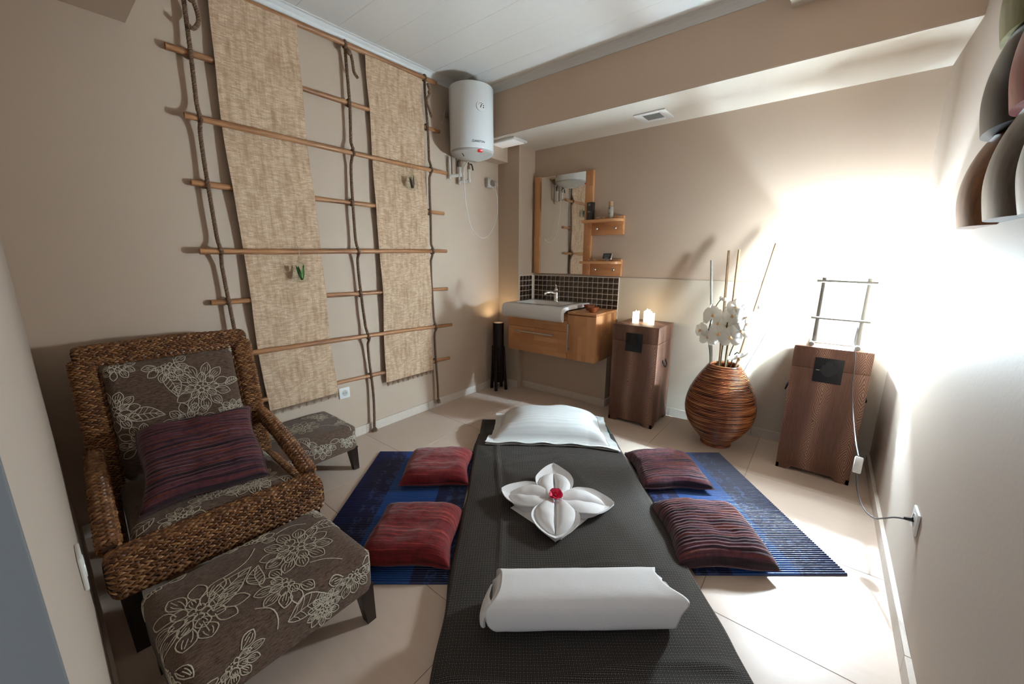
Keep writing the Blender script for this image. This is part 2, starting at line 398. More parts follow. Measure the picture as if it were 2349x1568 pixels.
def dots():
    t = NT('black cloth with white dots'); tc = t.n('TexCoord'); sp = t.n('SeparateXYZ'); t.t.links.new(tc.outputs['UV'], sp.inputs[0])
    k = .0115
    x = t.math('DIVIDE', sp.outputs[0], k); y = t.math('DIVIDE', sp.outputs[1], k)
    def ring(ox, oy, r0, r1):
        fx = t.math('SUBTRACT', t.math('FRACT', t.math('ADD', x, ox)), .5); fy = t.math('SUBTRACT', t.math('FRACT', t.math('ADD', y, oy)), .5)
        d = t.math('SQRT', t.math('ADD', t.math('MULTIPLY', fx, fx), t.math('MULTIPLY', fy, fy)))
        return t.math('MULTIPLY', t.math('LESS_THAN', d, r1), t.math('GREATER_THAN', d, r0))
    big = t.math('MULTIPLY', ring(0, 0, -1, .24), .42); core = ring(0, 0, -1, .10); b2 = t.math('MULTIPLY', ring(.5, .5, -1, .24), .22)
    s1 = ring(.5, 0, -1, .095); s2 = ring(0, .5, -1, .095)
    m = t.math('MAXIMUM', t.math('MAXIMUM', big, b2), t.math('MAXIMUM', s1, s2)); m = t.math('SUBTRACT', m, t.math('MULTIPLY', core, .25))
    fade = t.noise(tc.outputs['UV'], 3, 2)
    c = t.mix(t.math('MULTIPLY', m, t.math('MULTIPLY_ADD', fade, .3, .6)), (.006, .005, .005, 1), (.36, .31, .275, 1))
    t.p(Base_Color=c, Roughness=.8, Specular_IOR_Level=.2); t.bump(t.noise(tc.outputs['UV'], 9, 3), .15, .01); return t.m
M['dots'] = dots()
M['teal'] = plain('teal vinyl', (.004, .085, .095), .45, bscale=80, bstr=.05)
M['black_cloth'] = plain('black patterned cloth', (.010, .011, .012), .55, var=.8, bscale=26, bstr=.1)
def bluemat(name, flip):
    t = NT(name); tc = t.n('TexCoord'); sp = t.n('SeparateXYZ'); t.t.links.new(tc.outputs['UV'], sp.inputs[0])
    u = sp.outputs[0]            # metres from the outer edge
    band = t.math('MULTIPLY', t.math('GREATER_THAN', u, .105), t.math('LESS_THAN', u, .205))
    inner = t.math('GREATER_THAN', u, .50)
    dark = t.math('MAXIMUM', t.math('LESS_THAN', u, .205), inner)
    mp = t.n('Mapping'); t.t.links.new(tc.outputs['UV'], mp.inputs[0]); mp.inputs['Scale'].default_value = (1, 1, 1)
    vo = t.n('TexVoronoi', feature='DISTANCE_TO_EDGE'); t.t.links.new(mp.outputs[0], vo.inputs[0]); vo.inputs['Scale'].default_value = 34
    vc = t.n('TexVoronoi'); t.t.links.new(mp.outputs[0], vc.inputs[0]); vc.inputs['Scale'].default_value = 11; vc.inputs['Randomness'].default_value = .3
    mot = t.math('MULTIPLY', t.math('LESS_THAN', vo.outputs['Distance'], .13), t.math('LESS_THAN', vc.outputs['Distance'], .44))
    mot = t.math('MULTIPLY', mot, t.math('MAXIMUM', band, t.math('GREATER_THAN', u, .56)))
    c = t.mix(dark, (.010, .062, .25, 1), (.005, .010, .060, 1)); c = t.mix(t.math('MULTIPLY', mot, .30), c, (.07, .13, .38, 1))
    t.p(Base_Color=c, Roughness=.38, Specular_IOR_Level=.45); return t.m
M['blue'] = bluemat('blue ribbed mat vinyl', False)
M['towel'] = plain('white terry towel', (.80, .775, .77), .92, bscale=420, bstr=.22, spec=.1)
def sateen():
    t = NT('white striped sateen'); tc = t.n('TexCoord'); sp = t.n('SeparateXYZ'); t.t.links.new(tc.outputs['UV'], sp.inputs[0])
    s = t.math('GREATER_THAN', t.math('FRACT', t.math('MULTIPLY', sp.outputs[1], 22)), .5)
    t.p(Base_Color=t.mix(s, (.66, .655, .64, 1), (.72, .715, .70, 1)), Roughness=t.math('MULTIPLY_ADD', s, -.15, .62)); return t.m
M['sateen'] = sateen()
M['rose'] = plain('crimson petal', (.74, .016, .085), .5, var=.25, bscale=30, bstr=.05)
def petal_mat():
    t = NT('white orchid petal'); df = t.n('BsdfDiffuse'); df.inputs[0].default_value = (.88, .87, .84, 1); tr = t.n('BsdfTranslucent'); tr.inputs[0].default_value = (.92, .90, .84, 1)
    mx = t.n('MixShader'); mx.inputs[0].default_value = .5; t.t.links.new(df.outputs[0], mx.inputs[1]); t.t.links.new(tr.outputs[0], mx.inputs[2]); t.t.links.new(mx.outputs[0], t.out.inputs[0]); return t.m
M['orchid'] = petal_mat()
M['orchid_c'] = plain('orange orchid centre', (.78, .45, .22), .5, var=.3, bscale=60, bstr=.05)
M['stem'] = plain('dark green stem', (.035, .035, .020), .5)
def rattan():
    t = NT('coiled rattan'); tc = t.n('TexCoord'); mp = t.n('Mapping'); t.t.links.new(tc.outputs['UV'], mp.inputs[0]); mp.inputs['Scale'].default_value = (5, 104, 1)
    f = t.noise(mp.outputs[0], 1, 2, .5); sp = t.n('SeparateXYZ'); t.t.links.new(tc.outputs['UV'], sp.inputs[0])
    c = t.ramp(f, [(.36, (.050, .011, .005)), (.48, (.185, .050, .017)), (.58, (.32, .105, .036)), (.68, (.50, .21, .08))])
    t.p(Base_Color=c, Roughness=.27, Specular_IOR_Level=.5, Coat_Weight=.3, Coat_Roughness=.2); return t.m
M['rattan'] = rattan()
def shell(name, a, b, c):
    t = NT(name); v = t.coord(scale=(3, 5, 1.2)); f = t.noise(v, 5, 4, .55, .5)
    t.p(Base_Color=t.ramp(f, [(.3, a), (.5, b), (.72, c)]), Roughness=.33, Specular_IOR_Level=.35); return t.m
M['sh_green'] = shell('olive lacquer', (.07, .065, .02), (.13, .12, .045), (.20, .19, .09))
M['sh_black'] = shell('black lacquer', (.003, .002, .002), (.009, .007, .007), (.022, .018, .016))
M['sh_red'] = shell('oxblood lacquer', (.09, .006, .007), (.16, .018, .014), (.22, .06, .045))
M['sh_brown'] = shell('chestnut lacquer', (.075, .026, .009), (.17, .066, .023), (.26, .12, .055))
M['sh_grey'] = shell('taupe lacquer', (.020, .015, .012), (.055, .042, .033), (.11, .092, .078))
M['sh_pale'] = shell('pale grey lacquer', (.16, .16, .16), (.26, .27, .28), (.42, .45, .47))

# ------------------------------------------------------------------ the room
XL, XR, YN, YB = -2.67, .385, -.03, 3.37     # left wall, right wall, near wall, upper back wall
ZC, ZB = 2.775, 2.385                        # ceiling, underside of the beam
YP, XP, YLOW, YBEAM = 3.11, -2.408, 3.360, 2.795
def wall(name, lo, hi, mat): return struct(name, MB().box(lo, hi), mat)
wall('wall_left', (XL-.12, -.2, -.02), (XL, 3.5, 2.9), M['wall'])
wall('wall_right', (XR, -.2, -.02), (XR+.12, 3.5, 2.9), M['wall_right'])
wall('wall_back', (XL, YB, -.02), (XR, YB+.12, 2.9), M['wall'])
wall('wall_back_lower', (-1.452, YLOW, 0), (XR, YB, 1.178), M['wall_low'])
wall('wall_pillar', (XL, YP, 0), (XP, YB, ZB), M['wall'])
wall('wall_plumbing_box', (XP, 3.185, 0), (-1.452, YB, .47), M['wall'])
wall('wall_near', (XL, YN-.17, -.02), (-.42, YN, 2.9), M['wall_right'])
wall('wall_over_door', (-.42, YN-.17, 2.12), (XR, YN, 2.9), M['wall'])
struct('wall_door_jamb', MB().box((-.424, YN-.168, 0), (-.415, YN+.0005, 2.12), .002), M['jamb'])
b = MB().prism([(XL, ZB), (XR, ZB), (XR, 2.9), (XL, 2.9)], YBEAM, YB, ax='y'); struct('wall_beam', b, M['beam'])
struct('wall_beam_underside', MB().box((XL, YBEAM+.002, ZB-.004), (XR, YB, ZB)), M['soffit'])
wall('wall_near_beam', (XL, YN, 2.40), (XR, .487, 2.9), M['wall'])
wall('wall_corner_ledge', (XL, 2.60, 2.246), (-2.548, YP, ZB-.004), M['wall'])
wall('ceiling_soffit', (-.335, .487, 2.65), (XR, YBEAM, 2.9), M['soffit'])
ce = struct('ceiling', MB().box((XL, .487, ZC+.012), (-.335, YBEAM, ZC+.05)), M['white'])
y = .487; k = 0
ys = [.487]+[.737+.2565*i for i in range(9) if .737+.2565*i < YBEAM-.02]+[YBEAM]
for y0, y1 in zip(ys, ys[1:]):
    MB().box((XL, y0+.0003, ZC), (-.335, y1-.0003, ZC+.012), .0006, 1).obj('ceiling_panel', M['ceil'], ce)
# crown mouldings
def crown(name, p0, p1, inward):
    prof = [(0, -.05), (.006, -.05), (.008, -.040), (.018, -.030), (.020, -.024), (.034, -.012), (.036, -.006), (.052, -.004), (.052, 0), (0, 0)]
    p0, p1, n = Vector(p0), Vector(p1), Vector(inward); m = MB(); q = len(prof)
    vs = [p0+n*a+Vector((0, 0, b)) for a, b in prof]+[p1+n*a+Vector((0, 0, b)) for a, b in prof]
    m.add(vs, [(i, (i+1) % q, q+(i+1) % q, q+i) for i in range(q)]+[tuple(range(q)), tuple(range(2*q-1, q-1, -1))])
    return struct(name, m, M['white'], 30)
crown('trim_1', (XL, .487, ZC), (XL, YBEAM, ZC), (1, 0, 0))
crown('trim_2', (XL, YBEAM, ZC), (-.335, YBEAM, ZC), (0, -1, 0))
# floor: porcelain tiles on a bed of grout
fl = struct('floor', MB().box((XL-.1, -.9, -.04), (XR+.1, YB+.1, -.0018)), M['grout'])
gx = [XL, -2.13, -1.498, -.867, -.235, XR]; gy = [-.9, -.391, .2315, .854, 1.4765, 2.10, 2.722, YB]
for i in range(len(gx)-1):
    for j in range(len(gy)-1):
        MB().box((gx[i]+.0011, gy[j]+.0011, -.012), (gx[i+1]-.0011, gy[j+1]-.0011, 0), .0006, 1).obj('floor_tile', M['tile'], fl)
# skirting of cut tiles
def skirting(name, a, b, nrm, h=.072, th=.011, joint=.622, start=.3):
    a, b, n = Vector(a), Vector(b), Vector(nrm); d = b-a; L = d.length; d.normalize()
    lo = a; hi = b+n*th*.45; bx = MB().box(*[tuple(f(p, q) for p, q in zip(lo, hi+Vector((0, 0, h-.002)))) for f in (min, max)])
    root = struct(name, bx, M['grout']); ts = [0]; x = start
    while x < L-.03: ts.append(x); x += joint
    ts.append(L)
    for s0, s1 in zip(ts, ts[1:]):
        p = a+d*(s0+.0008); q = a+d*(s1-.0008)+n*th+Vector((0, 0, h))
        MB().box(tuple(map(min, p, q)), tuple(map(max, p, q)), .0012, 1).obj('skirting_tile', M['base'], root)
    return root
skirting('baseboard_left', (XL, YN, 0), (XL, YP, 0), (1, 0, 0), start=.28)
skirting('baseboard_pillar', (XL+.012, YP, 0), (XP, YP, 0), (0, -1, 0))
skirting('baseboard_plumbing_box', (XP, 3.185, 0), (-1.446, 3.185, 0), (0, -1, 0), start=.62)
skirting('baseboard_step', (-1.452, 3.186, 0), (-1.452, YLOW, 0), (1, 0, 0), start=1)
skirting('baseboard_back', (-1.44, YLOW, 0), (XR, YLOW, 0), (0, -1, 0), start=.52)
skirting('baseboard_right', (XR, YN, 0), (XR, YLOW-.012, 0), (-1, 0, 0), th=.017, start=.4)
skirting('baseboard_near', (XL+.012, YN, 0), (-.42, YN, 0), (0, 1, 0), start=.5)

# backsplash of mosaic tiles
bs = struct('trim_3', MB().box((-2.396, YB-.018, .80), (-1.452, YB, 1.178)).box((XP, YP+.004, .80), (XP+.012, YB-.018, 1.178)), M['grout_pale'])
def mosaic_mesh(sx, sy):
    return MB().box((-sx/2, -sy/2, -.004), (sx/2, sy/2, .004), .0015, 1).mesh('tile', M['mosaic'], 40)
mt = mosaic_mesh(.0478, .0464); mc = mosaic_mesh(.0478, .0215)
for i in range(18):
    for j in range(7):
        x = -1.478-.0517*i; z = 1.1485-.0506*j
        if x < -2.385: continue
        o = link('tile', mt, bs); o.location = (x, YB-.0158, z); o.rotation_euler = (PI/2, 0, 0)
for i in range(5):
    for j in range(7):
        y = YP+.032+.0517*i; z = 1.1485-.0506*j
        if y > YB-.03: continue
        o = link('tile', mt, bs); o.location = (XP+.0098, y, z); o.rotation_euler = (PI/2, 0, PI/2)

# ------------------------------------------------------------------ vanity unit
v = thing('vanity_cabinet', 'wall-hung beech vanity cabinet with drawer and side door under the white sink', 'cabinet', (-1.925, 3.16, 0))
x0, x1, yf, yb, zb, zt = -.475, .472, -.219, .187, .464, .868
MB().box((x0+.004, yf+.018, zb+.002), (x1-.018, yb, zt-.004)).obj('body', M['oak_x'], v)
MB().box((x1-.018, yf+.002, zb), (x1, yb, zt), .0015).obj('side_panel', M['oak_z'], v)
MB().box((x0, yf, .7065), (.195, yf+.018, .806), .0012).obj('front_rail', M['oak_x'], v)
dr = MB().box((x0, yf, zb), (.195, yf+.018, .7035), .0012).obj('drawer', M['oak_x'], v)
MB().tube([(-.36, yf, .663), (-.36, yf-.028, .663)], .005, 8).tube([(.055, yf, .663), (.055, yf-.028, .663)], .005, 8).box((-.375, yf-.036, .656), (.068, yf-.026, .670), .004).obj('handle', M['steel'], dr)
do = MB().box((.199, yf, zb), (x1-.002, yf+.018, .862), .0012).obj('door', M['oak_z'], v)
MB().tube([(.219, yf, .56), (.219, yf-.028, .56)], .005, 8).tube([(.219, yf, .76), (.219, yf-.028, .76)], .005, 8).box((.212, yf-.036, .532), (.226, yf-.026, .788), .004).obj('handle', M['steel'], do)
MB().box((.196, yf-.003, .869), (x1+.001, yb, .889), .002).obj('worktop', M['oak_top'], v)
# sink
sk = thing('sink', 'white ceramic inset sink with deep rounded apron', 'sink', (-2.065, 3.14, 0))
def rrect(hx, hy, r, n=6):
    out = []
    for cx, cy, a in ((hx-r, hy-r, 0), (-hx+r, hy-r, PI/2), (-hx+r, -hy+r, PI), (hx-r, -hy+r, 1.5*PI)):
        out += [(cx+r*math.cos(a+PI/2*k/n), cy+r*math.sin(a+PI/2*k/n)) for k in range(n+1)]
    return out
def loft(loops, closeend=True, closestart=False):
    m = MB(); n = len(loops[0]); vs = [p for l in loops for p in l]
    fs = [(i*n+k, i*n+(k+1) % n, (i+1)*n+(k+1) % n, (i+1)*n+k) for i in range(len(loops)-1) for k in range(n)]
    if closeend: fs.append(tuple((len(loops)-1)*n+k for k in range(n)))
    if closestart: fs.append(tuple(range(n-1, -1, -1)))
    return m.add(vs, fs)
HX = .333
rim = rrect(HX, .225, .02); loops = [[(x, y, .90) for x, y in rim], [(x, y, .924) for x, y in rrect(HX-.001, .224, .02)], [(x, y, .930) for x, y in rrect(HX-.006, .219, .02)]]
bowl = [(.262, .150, .930, .05), (.255, .143, .927, .05), (.245, .133, .90, .06), (.225, .115, .85, .07), (.17, .08, .825, .06), (.03, .02, .818, .015)]
for hx, hy, z, r in bowl: loops.append([(x-.02, y-.035, z) for x, y in rrect(hx, hy, r)])
bd = loft(loops).obj('basin', M['ceramic'], sk, 50)
ap = [(-.19, .930), (-.245, .930), (-.272, .925), (-.292, .910), (-.303, .885), (-.306, .855), (-.302, .830), (-.290, .810), (-.272, .800), (-.258, .806), (-.258, .880), (-.19, .905)]
m = MB(); q = len(ap)
m.add([(-HX, a, b) for a, b in ap]+[(HX, a, b) for a, b in ap], [(i, (i+1) % q, q+(i+1) % q, q+i) for i in range(q)]+[tuple(range(q)), tuple(range(2*q-1, q-1, -1))])
m.obj('apron', M['ceramic'], sk, 50)
MB().lathe([(0, .0), (.016, .0), (.018, .002), (.018, .005)], 20).xf(Matrix.Translation((.055, .098, .895)) @ Matrix.Rotation(D(78), 4, 'X')).obj('overflow', M['chrome'], bd)
# faucet
fa = thing('faucet', 'chrome mixer tap with lever standing on the sink', 'faucet', (-2.055, 3.262, .9305))
MB().lathe([(.026, 0), (.026, .006), (.023, .012), (.021, .06), (.022, .085), (.019, .094), (0, .096)], 20, cap=True).obj('base', M['chrome'], fa)
MB().tube(bez([(0, 0, .075), (-.025, -.05, .088), (-.05, -.095, .088), (-.06, -.113, .074)], 8), [.015]*9+[.013]*8+[.012]*8, 12).obj('spout', M['chrome'], fa)
MB().ball((0, 0, .112), (.021, .021, .022), 14, 10).tube(bez([(0, 0, .12), (.004, -.01, .145), (.0, -.018, .168)], 6), [.010]*4+[.008]*5+[.006]*4, 10).obj('lever', M['chrome'], fa)
# clay bowls
def clay_bowl(loc, s, label):
    b = thing('clay_bowl', label, 'bowl', loc, group='clay bowls on the vanity')
    MB().lathe([(0, 0), (.028*s, 0), (.032*s, .004), (.048*s, .026*s), (.056*s, .048*s), (.057*s, .052*s), (.053*s, .052*s), (.044*s, .028*s), (.026*s, .010), (0, .009)], 28).obj('bowl_body', M['terracotta'], b)
clay_bowl((-1.535, 3.035, .8895), .92, 'brown glazed clay bowl nearest the front of the vanity worktop')
clay_bowl((-1.632, 3.155, .8895), .92, 'brown glazed clay bowl behind its twin, close to the sink')

# ------------------------------------------------------------------ mirror with shelves
mr = thing('mirror_cabinet', 'beech-framed wall mirror with two small side shelves above the sink', 'mirror', (-1.9, YB-.001, 0))
X = lambda x: x+1.9
MB().box((X(-2.372), -.018, 1.196), (X(-1.742), -.001, 2.118)).obj('back_panel', M['oak_x'], mr)
MB().box((X(-2.378), -.042, 1.193), (X(-2.312), -.002, 2.124), .003).obj('stile', M['oak_z'], mr)
MB().box((X(-1.814), -.042, 1.193), (X(-1.740), -.002, 2.118), .003).obj('stile', M['oak_z'], mr)
MB().box((X(-2.3115), -.028, 1.197), (X(-1.8145), -.021, 2.117), .001).obj('mirror_glass', M['mirror'], mr, None)
for zs in (1.669, 1.308):
    MB().box((X(-1.7395), -.036, zs-.118), (X(-1.433), -.002, zs+.040 if zs > 1.5 else zs+.032), .003).obj('hook_rail', M['oak_x'], mr)
    poly = [(X(-1.795), -.044), (X(-1.795), -.135), (X(-1.51), -.135), (X(-1.465), -.118), (X(-1.437), -.08), (X(-1.433), -.0365), (X(-1.739), -.0365), (X(-1.739), -.044)]
    MB().prism(poly, zs-.010, zs+.012).obj('shelf', M['oak_top'], mr)
    for kx in (-1.678, -1.500):
        MB().lathe([(.004, 0), (.004, .010), (.011, .014), (.012, .019), (.008, .024), (0, .025)], 14).xf(Matrix.Translation((X(kx), -.036, zs-.062)) @ Matrix.Rotation(PI/2, 4, 'X')).obj('knob', M['steel'], mr)
ZS1, ZS2 = 1.682, 1.321
bx = thing('carton', 'black carton standing on the upper mirror shelf', 'box', (-1.722, 3.272, ZS1), D(-8))
MB().box((-.029, -.022, 0), (.029, .022, .150), .001).obj('carton_body', M['black_card'], bx)
MB().lathe([(.006, 0), (.009, 0), (.009, .0006), (.006, .0006)], 16).xf(Matrix.Translation((0, -.0221, .128)) @ Matrix.Rotation(PI/2, 4, 'X')).obj('emblem', M['gold_print'], bx)
MB().box((-.020, -.0228, .072), (.006, -.0222, .0745)).box((-.020, -.0228, .064), (.016, -.0222, .0665)).obj('print', M['gold_print'], bx)
bt = thing('lotion_bottle', 'clear bottle with pale gold cap on the upper mirror shelf', 'bottle', (-1.535, 3.285, ZS1))
def liquid():
    t = NT('milky clear plastic'); t.p(Base_Color=(.60, .55, .47, 1), Roughness=.12, Transmission_Weight=.35, IOR=1.2); return t.m
MB().lathe([(0, 0), (.021, 0), (.0225, .003), (.0225, .097), (.020, .103), (.013, .106), (0, .106)], 24).obj('bottle_body', liquid(), bt)
MB().lathe([(0, .106), (.0195, .106), (.0195, .141), (.018, .144), (0, .144)], 24).obj('cap', M['gold'], bt)
MB().lathe([(0, 0), (.006, 0), (.006, .0008), (0, .0008)], 16).xf(Matrix.Translation((-.003, -.0224, .088)) @ Matrix.Rotation(PI/2, 4, 'X')).obj('label_dot', M['ink'], bt)
MB().box((-.012, -.0232, .045), (.010, -.0226, .047)).box((-.012, -.0232, .039), (.004, -.0226, .041)).obj('print', M['ink'], bt)
def petals(loc, n, label, seed):
    rr = random.Random(seed); p = thing('dried_flower', label, 'flower', loc)
    for i in range(n):
        a = rr.random()*6.28; L = .022+.012*rr.random(); W_ = .012; cx = (i-(n-1)/2)*.017; 
        def fn(u, v, a=a, L=L, cx=cx):
            x = (u-.5)*2*L; y = (v-.5)*2*W_*math.sqrt(max(.02, 1-(2*u-1)**2)); z = .003+.012*(2*u-1)**2+.006*(2*v-1)**2
            return (cx+x*math.cos(a)-y*math.sin(a)*.6, (x*math.sin(a)+y*math.cos(a))*.6, z)
        MB().grid(fn, 8, 5).obj('petal', M['petal_dry'], p, 180, weld=False)
petals((-1.625, 3.275, ZS1), 5, 'pale dried petals between the black carton and the bottle', 3)
petals((-1.672, 3.272, ZS2), 4, 'white curled petals lying left of the clock on the lower mirror shelf', 5)
ck = thing('digital_clock', 'small black digital clock on the lower mirror shelf', 'clock', (-1.545, 3.285, ZS2), D(-12))
MB().box((-.025, -.02, 0), (.025, .02, .005), .002).box((-.006, -.004, .004), (.006, .006, .016)).obj('stand', M['steel'], ck)
T = Matrix.Translation((0, 0, .042)) @ Matrix.Rotation(D(-18), 4, 'X')
MB().box((-.050, -.006, -.030), (.050, .006, .030), .004).xf(T).obj('casing', M['steel'], ck)
MB().box((-.045, -.0075, -.025), (.045, -.0055, .026), .001).xf(T).obj('face', M['lcd'], ck)
MB().box((-.030, -.0085, -.006), (.030, -.0074, .020)).xf(T).obj('display', M['lcd_grey'], ck)
for i in range(3): MB().lathe([(0, 0), (.003, 0), (.003, .001), (0, .001)], 10).xf(T @ Matrix.Translation((-.014+.014*i, -.0074, -.016)) @ Matrix.Rotation(PI/2, 4, 'X')).obj('button', M['plastic_white'], ck)

# ------------------------------------------------------------------ water heater
hx, hy, hr = -2.458, 2.53, .181
h = thing('water_heater', 'white enamel cylinder water heater hung in the corner', 'water heater', (hx, hy, 0))
MB().lathe([(0, 2.690), (hr-.02, 2.690), (hr-.006, 2.686), (hr, 2.678), (hr, 2.214), (hr-.003, 2.208), (hr-.012, 2.206)], 64).obj('tank', M['enamel'], h)
cap = MB().lathe([(hr-.012, 2.207), (hr-.005, 2.204), (hr-.006, 2.192), (hr-.03, 2.178), (hr-.085, 2.156), (hr-.125, 2.148), (hr-.135, 2.144), (0, 2.143)], 64).obj('bottom_cap', M['plastic'], h)
MB().lathe([(.030, 2.141), (.038, 2.139), (.040, 2.143)], 32).obj('cap_disc', M['plastic_white'], cap)
def on_tank(ang, z, out=.0): return Matrix.Translation((math.cos(ang)*(hr+out), math.sin(ang)*(hr+out), z)) @ Matrix.Rotation(ang+PI/2, 4, 'Z') @ Matrix.Rotation(PI/2, 4, 'X')
AD = D(-22)
dl = MB().lathe([(0, .006), (.031, .006), (.036, .004), (.038, -.006)], 32).xf(on_tank(AD, 2.508)).obj('dial', M['plastic_white'], h)
for i in range(6):
    a = D(160-36*i); s_ = .0018+.0004*i
    MB().lathe([(0, .0012), (s_*1.3, .001), (s_*1.3, -.001)], 10).xf(on_tank(AD, 2.508, .006) @ Matrix.Translation((.022*math.cos(a), .022*math.sin(a), 0))).obj('mark', M['ink'], dl)
MB().box((-.003, -.012, .006), (.003, .014, .0075)).xf(on_tank(AD, 2.508) @ Matrix.Rotation(D(-20), 4, 'Z')).obj('needle', M['ink'], dl)
MB().box((-.020, -.011, -.006), (.020, .013, .004), .004).xf(Matrix.Translation((math.cos(D(-24))*(hr-.009), math.sin(D(-24))*(hr-.009), 2.186)) @ Matrix.Rotation(D(-24)+PI/2, 4, 'Z') @ Matrix.Rotation(D(115), 4, 'X')).obj('indicator_lamp', M['red_lamp'], cap)
MB().box((-.002, -.02, -.002), (.002, .012, .003)).xf(Matrix.Translation((math.cos(D(-80))*.135, math.sin(D(-80))*.135, 2.170)) @ Matrix.Rotation(D(-80)+PI/2, 4, 'Z') @ Matrix.Rotation(D(140), 4, 'X')).obj('vent_slot', M['ink'], cap)
def text_mesh(txt, size, bold=0):
    c = bpy.data.curves.new('txt', 'FONT'); c.body = txt; c.size = size; c.align_x = 'CENTER'; c.offset = bold; c.resolution_u = 2
    o = bpy.data.objects.new('txt', c); COL.objects.link(o); dg = bpy.context.evaluated_depsgraph_get()
    me = bpy.data.meshes.new_from_object(o.evaluated_get(dg)); bpy.data.objects.remove(o); return me
me = text_mesh('ARISTON', .0205, .0006); me.materials.append(M['ink'])
AT = D(-27)
def wrap(me, ang, z):
    for vt in me.vertices:
        a = ang+vt.co.x/hr; vt.co = (math.cos(a)*(hr+.0006), math.sin(a)*(hr+.0006), z+vt.co.y)
wrap(me, AT+.03, 2.247); link('logo', me, h)
m = MB()
for p in ([(-.009, 0), (-.009, .010), (0, .019), (.009, .010), (.009, 0), (-.009, 0)], [(-.004, .001), (-.004, .008), (0, .012), (.004, .008), (.004, .001)]):
    for a, b in zip(p, p[1:]):
        d = Vector((b[0]-a[0], b[1]-a[1])); nn = Vector((-d.y, d.x)).normalized()*.0011
        m.add([(a[0]+nn.x, a[1]+nn.y, 0), (b[0]+nn.x, b[1]+nn.y, 0), (b[0]-nn.x, b[1]-nn.y, 0), (a[0]-nn.x, a[1]-nn.y, 0)], [(0, 1, 2, 3)])
me = m.mesh('emblem', M['ink'], None); wrap(me, AT-.27, 2.246); link('emblem', me, h)
MB().box((XL-hx+.001, -.10, 2.50), (-hr+.012, .10, 2.53)).obj('bracket', M['steel'], h)
# pipes under the heater
def pipe_run(y, label, dz, side):
    p = thing('water_pipe', label, 'pipe', (XL, y, 0))
    MB().tube([(.085, 0, 2.172), (.085, 0, 2.138)], .009, 12).tube([(.085, 0, 2.138), (.085, 0, 2.108)], .0135, 6).obj('valve', M['copper'], p)
    MB().tube(bez([(.085, side*.006, 2.150), (.093, side*.028, 2.152), (.098, side*.040, 2.105)], 6), .006, 8).obj('lever', M['black_rubber'], p)
    MB().tube([(.085, 0, 2.108), (.085, 0, 2.094)], .016, 8).tube([(.085, 0, 2.096), (.085, 0, 2.03+dz)], .0125, 12).obj('riser', M['pvc'], p)
    MB().tube([(.085, 0, 2.05+dz), (.085, 0, 2.020+dz)], .0165, 12).tube(bez([(.085, 0, 2.033+dz), (.060, -.03, 2.028+dz), (.026, -.062, 2.026+dz)], 6), .0135, 12).obj('elbow', M['pvc'], p)
    MB().tube([(.026, -.062, 2.0+dz), (.026, -.062, 2.19)], .0105, 12).obj('wall_pipe', M['pvc'], p)
pipe_run(2.505, 'cream pipe with black tap lever under the left of the heater', .012, -1)
pipe_run(2.615, 'cream pipe with black tap lever nearer the corner under the heater', -.02, 1)
cb = thing('power_cable', 'white heater cable hanging in a loop to the wall plug', 'cable', (-2.58, 2.78, 1.53))
pts = [(-2.50, 2.53, 2.165), (-2.575, 2.545, 2.10), (-2.58, 2.552, 1.96), (-2.58, 2.560, 1.85), (-2.58, 2.578, 1.76), (-2.58, 2.622, 1.63), (-2.58, 2.70, 1.553), (-2.58, 2.80, 1.532), (-2.58, 2.896, 1.596), (-2.58, 2.970, 1.715), (-2.58, 2.994, 1.82), (-2.58, 2.985, 1.92), (-2.585, 2.968, 2.002)]
MB().tube([Vector(p)-Vector((-2.58, 2.78, 1.53)) for p in bez(pts, 8)], .0042, 8).obj('cable_sheath', M['cable_white'], cb)
def socket(name, loc, rot, label, deep=False, s=.082):
    o = thing(name, label, 'socket', loc, rot=rot)     # plate faces local +z
    MB().box((-s/2, -s/2, .0005), (s/2, s/2, .009), .003).obj('plate', M['plastic_white'], o)
    MB().lathe([(.0225, .0092), (.024, .0105), (.0265, .0105), (.0275, .009)], 28).obj('ring', M['plastic_white'], o)
    MB().lathe([(.0222, .0094), (0, .0091)], 28).obj('well', M['plastic'], o)
    for sx in (-1, 1): MB().lathe([(0, .0102), (.0028, .0102), (.0028, .009)], 10, c=(sx*.0095, 0, 0)).obj('pin_hole', M['ink'], o)
    return o
ROTL = (PI/2, 0, PI/2)       # facing +x
socket('wall_socket', (XL, 1.348, .372), ROTL, 'white wall socket beside the hem of the left reed mat')
so = thing('wall_socket', 'surface-mounted grey socket on the left wall by the corner pillar', 'socket', (XL, 2.955, 2.048), rot=ROTL)
MB().box((-.042, -.042, .0005), (.042, .042, .042), .006).obj('casing', M['plastic'], so)
MB().lathe([(.023, .0425), (.025, .046), (.03, .046), (.031, .042)], 24).obj('ring', M['plastic_white'], so)
pg = thing('power_plug', 'grey heater plug pushed into the socket by the corner', 'plug', (XL+.0475, 2.968, 2.048))
MB().prism([(0, -.02), (.030, -.034), (.052, -.03), (.050, .0), (.022, .026), (0, .022)], -.021, .021, ax='y').obj('plug_body', M['plastic_grey'], pg)
MB().tube([(.036, 0, -.032), (.036, 0, -.046)], .007, 10).obj('cable_grip', M['cable_white'], pg)
for y_, z_, l_ in ((2.385, 2.50, 'loose wire loop on the wall left of the heater'), (2.40, 2.165, 'short wire end on the wall below the heater')):
    wr = thing('wire', l_, 'wire', (XL+.004, y_, z_))
    MB().tube(bez([(.0, 0, .04), (.012, .012, .0), (.016, .03, .05), (.01, .02, -.02), (.008, -.004, -.07)] if z_ > 2.4 else [(0, .01, .03), (.01, .004, 0), (.01, -.008, -.05)], 6), .0016, 6).obj('strand', M['cable_white'], wr)
